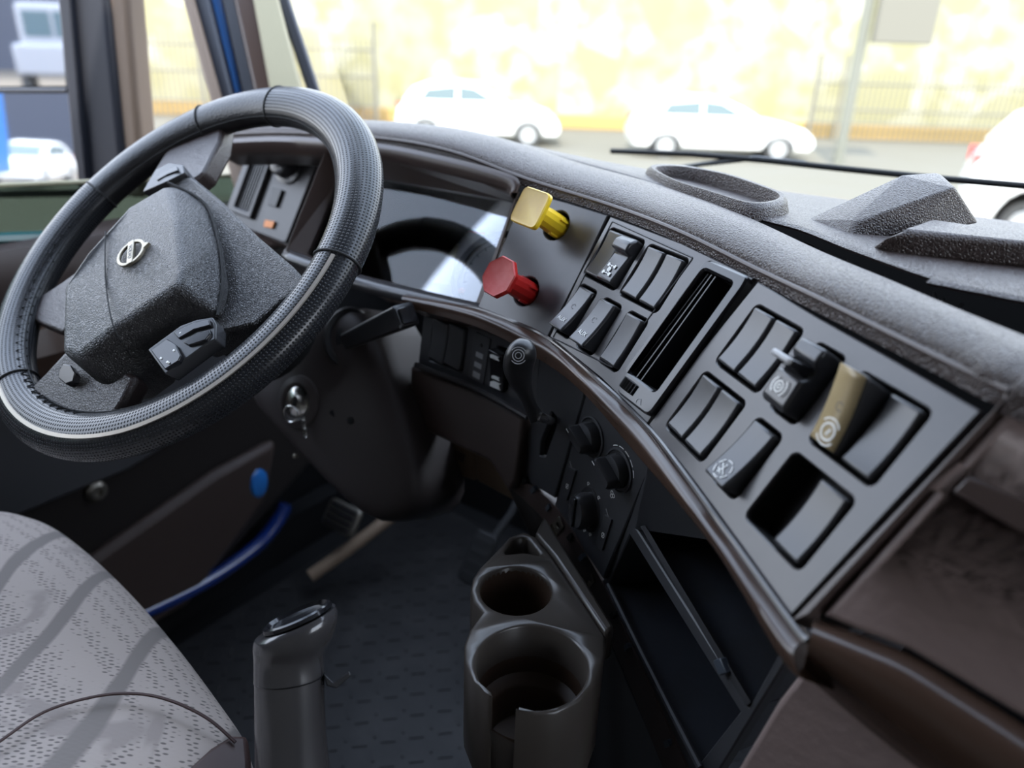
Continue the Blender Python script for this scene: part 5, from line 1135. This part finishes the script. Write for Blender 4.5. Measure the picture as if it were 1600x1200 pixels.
def car(loc, ang, label, Lc=4.25, Hc=1.48, name='parked_car', group=None, wd=0.86):
    loc = Vector(loc); t = thing(name, label, 'car', loc); t.rotation_euler = (0, 0, 0)
    if group: t['group'] = group
    ex, ey = V(cos(ang), sin(ang), 0), V(-sin(ang), cos(ang), 0)
    k = Lc/4.25; hz = Hc/1.48
    def pt(x, y, z): return loc+ex*(x*k)+ey*y+UP*(z*hz)
    prof = [(0.05, 0.28), (0.0, 0.55), (0.06, 0.85), (0.22, 1.0), (0.9, 1.02), (2.85, 0.98), (3.45, 0.93), (3.95, 0.80), (4.2, 0.60), (4.25, 0.40), (4.15, 0.26)]
    def arch(cx): return [(cx+0.37*cos(pi*i/8), 0.26+0.36*sin(pi*i/8)) for i in range(9)]
    full = prof+arch(3.42)+arch(0.78)
    g = MB(); g.prism([pt(x, -wd+(0.10 if z > 0.9 or z < 0.3 else 0), z) for x, z in full], [pt(x, wd-(0.10 if z > 0.9 or z < 0.3 else 0), z) for x, z in full]); g.build('body', 'car_white', t, bevel=0.04, seg=3)
    cab = [(0.16, 1.0), (0.45, 1.34), (0.75, 1.45), (1.4, 1.50), (2.05, 1.46), (2.5, 1.27), (3.02, 0.97)]
    g = MB(); g.prism([pt(x, -wd+0.10+(z-0.98)*0.34, z) for x, z in cab], [pt(x, wd-0.10-(z-0.98)*0.34, z) for x, z in cab]); g.build('cabin', 'car_white', t, bevel=0.05, seg=3)
    for s in (-1, 1):
        for w_ in ([(0.62, 1.05), (0.80, 1.32), (1.55, 1.40), (1.55, 1.05)], [(1.62, 1.05), (1.62, 1.40), (2.02, 1.36), (2.62, 1.05)]):
            g = MB(); a = [pt(x, s*(wd-0.115-(z-0.98)*0.34+0.018), z) for x, z in w_]; b = [p-ey*s*0.03 for p in a]; g.prism(a, b); g.build('side_window', 'car_glass', t, smooth=0)
        for cx in (0.78, 3.42):
            f2 = Frame(pt(cx, s*(wd-0.10), 0.32/hz), ey*s, ex); g = MB(); g.lathe(f2, [(0.10, 0.02), (0.22, 0.05), (0.31, 0.08), (0.325, 0.04), (0.325, -0.12), (0.2, -0.12)], 24); w_o = g.build('wheel', 'tyre', t)
            g = MB(); g.lathe(f2, [(0.215, 0.075), (0.20, 0.09), (0.05, 0.06), (0.01, 0.06)], 18); g.build('hubcap', 'wheel_alloy', w_o)
        g = MB(); g.box(Frame(pt(0.05, s*(wd-0.18), 0.85), -ex, ey), -0.12, 0.12, -0.11, 0.11, -0.12, 0.03); g.build('tail_light', 'tail_red', t, bevel=0.02)
    for xx, z0_, z1_, xb in ((0.30, 1.06, 1.34, 0.52), (2.96, 1.03, 1.40, 2.30)):
        d = 0.02 if xx > 1 else -0.02
        g = MB(); a = [pt(xx+d, -wd+0.22, z0_), pt(xx+d, wd-0.22, z0_), pt(xb+d, wd-0.30, z1_), pt(xb+d, -wd+0.30, z1_)]; g.prism(a, [p-ex*(0.05 if xx > 1 else -0.05) for p in a]); g.build('screen', 'car_glass', t, smooth=0)
    return t
c1 = onz(612, 226, 0); car(V(c1.x+0.05, 21.6, 0), 0.0, 'white hatchback parked across the street, nearest the steering wheel', 4.25, 1.50)
car(V(onz(986, 246, 0).x, 20.4, 0), 0.0, 'low white sedan parked across the street, behind the wiper', 4.45, 1.42)
c3 = onz(1480, 355, 0); car(V(c3.x-0.05, 12.4, 0), -0.45, 'large white car at the right edge, closest to the windscreen', 4.8, 1.98)

# ------------------------------------------------------------------ yard behind the truck, seen in the door mirror
def refl(x, y, dist, frm=MF):
    p = frm.at(x, y); d = (p-EYE).normalized(); d = d-frm.n*2*d.dot(frm.n); return p+d*dist
tk = refl(82, 95, 30); tk.z = 0
ctr = thing('parked_truck', 'old white truck cab parked behind, seen in the upper door mirror', 'truck', tk)
KF = Frame(tk, TF, -TR)
MB().box(KF, -1.15, 1.15, 0.9, 1.9, -1.8, 0).build('bonnet', 'van_pale', ctr, bevel=0.12, seg=3)
MB().box(KF, -1.1, 1.1, 1.0, 3.15, -2.9, -0.9).build('cab', 'van_pale', ctr, bevel=0.14, seg=3)
MB().box(KF, -0.9, -0.05, 2.1, 2.9, -0.92, -0.86).build('screen', 'car_glass', ctr, bevel=0.02)
MB().box(KF, 0.05, 0.9, 2.1, 2.9, -0.92, -0.86).build('screen', 'car_glass', ctr, bevel=0.02)
for s in (-1, 1): MB().lathe(Frame(KF.pt(s*1.0, 0.5, -0.8), TR*s), [(0.2, 0.1), (0.5, 0.12), (0.5, -0.15), (0.1, -0.15)], 20).build('wheel', 'tyre', ctr)
bw = refl(40, 60, 52); bw.z = 0
struct(MB().box(Frame(bw, TF, -TR), -22, 22, 0, 9, -0.5, 0).build('wall_yard', 'dark_building', smooth=0), 'dark grey yard building behind the truck', 'wall')
bl = refl(2, 190, 19, ML); bt = thing('trailer', 'blue trailer side seen at the left of the lower mirror', 'trailer', V(bl.x, bl.y, 0))
MB().box(Frame(V(bl.x, bl.y, 0), TF, -TR), 1.3, 3.8, 0.9, 3.2, -3.5, 0).build('body', 'blue_paint_bright', bt, bevel=0.05)
for k in range(2): MB().lathe(Frame(V(bl.x, bl.y, 0.5)-TF*(0.8+k*1.2)-TR*1.75, -TR), [(0.2, 0.1), (0.5, 0.12), (0.5, -0.15), (0.1, -0.15)], 20).build('wheel', 'tyre', bt)
cm = refl(78, 215, 33, ML); car(V(cm.x, cm.y, 0), atan2(TF.y, TF.x), 'small white car standing in the yard, seen in the lower mirror', 4.0, 1.45)
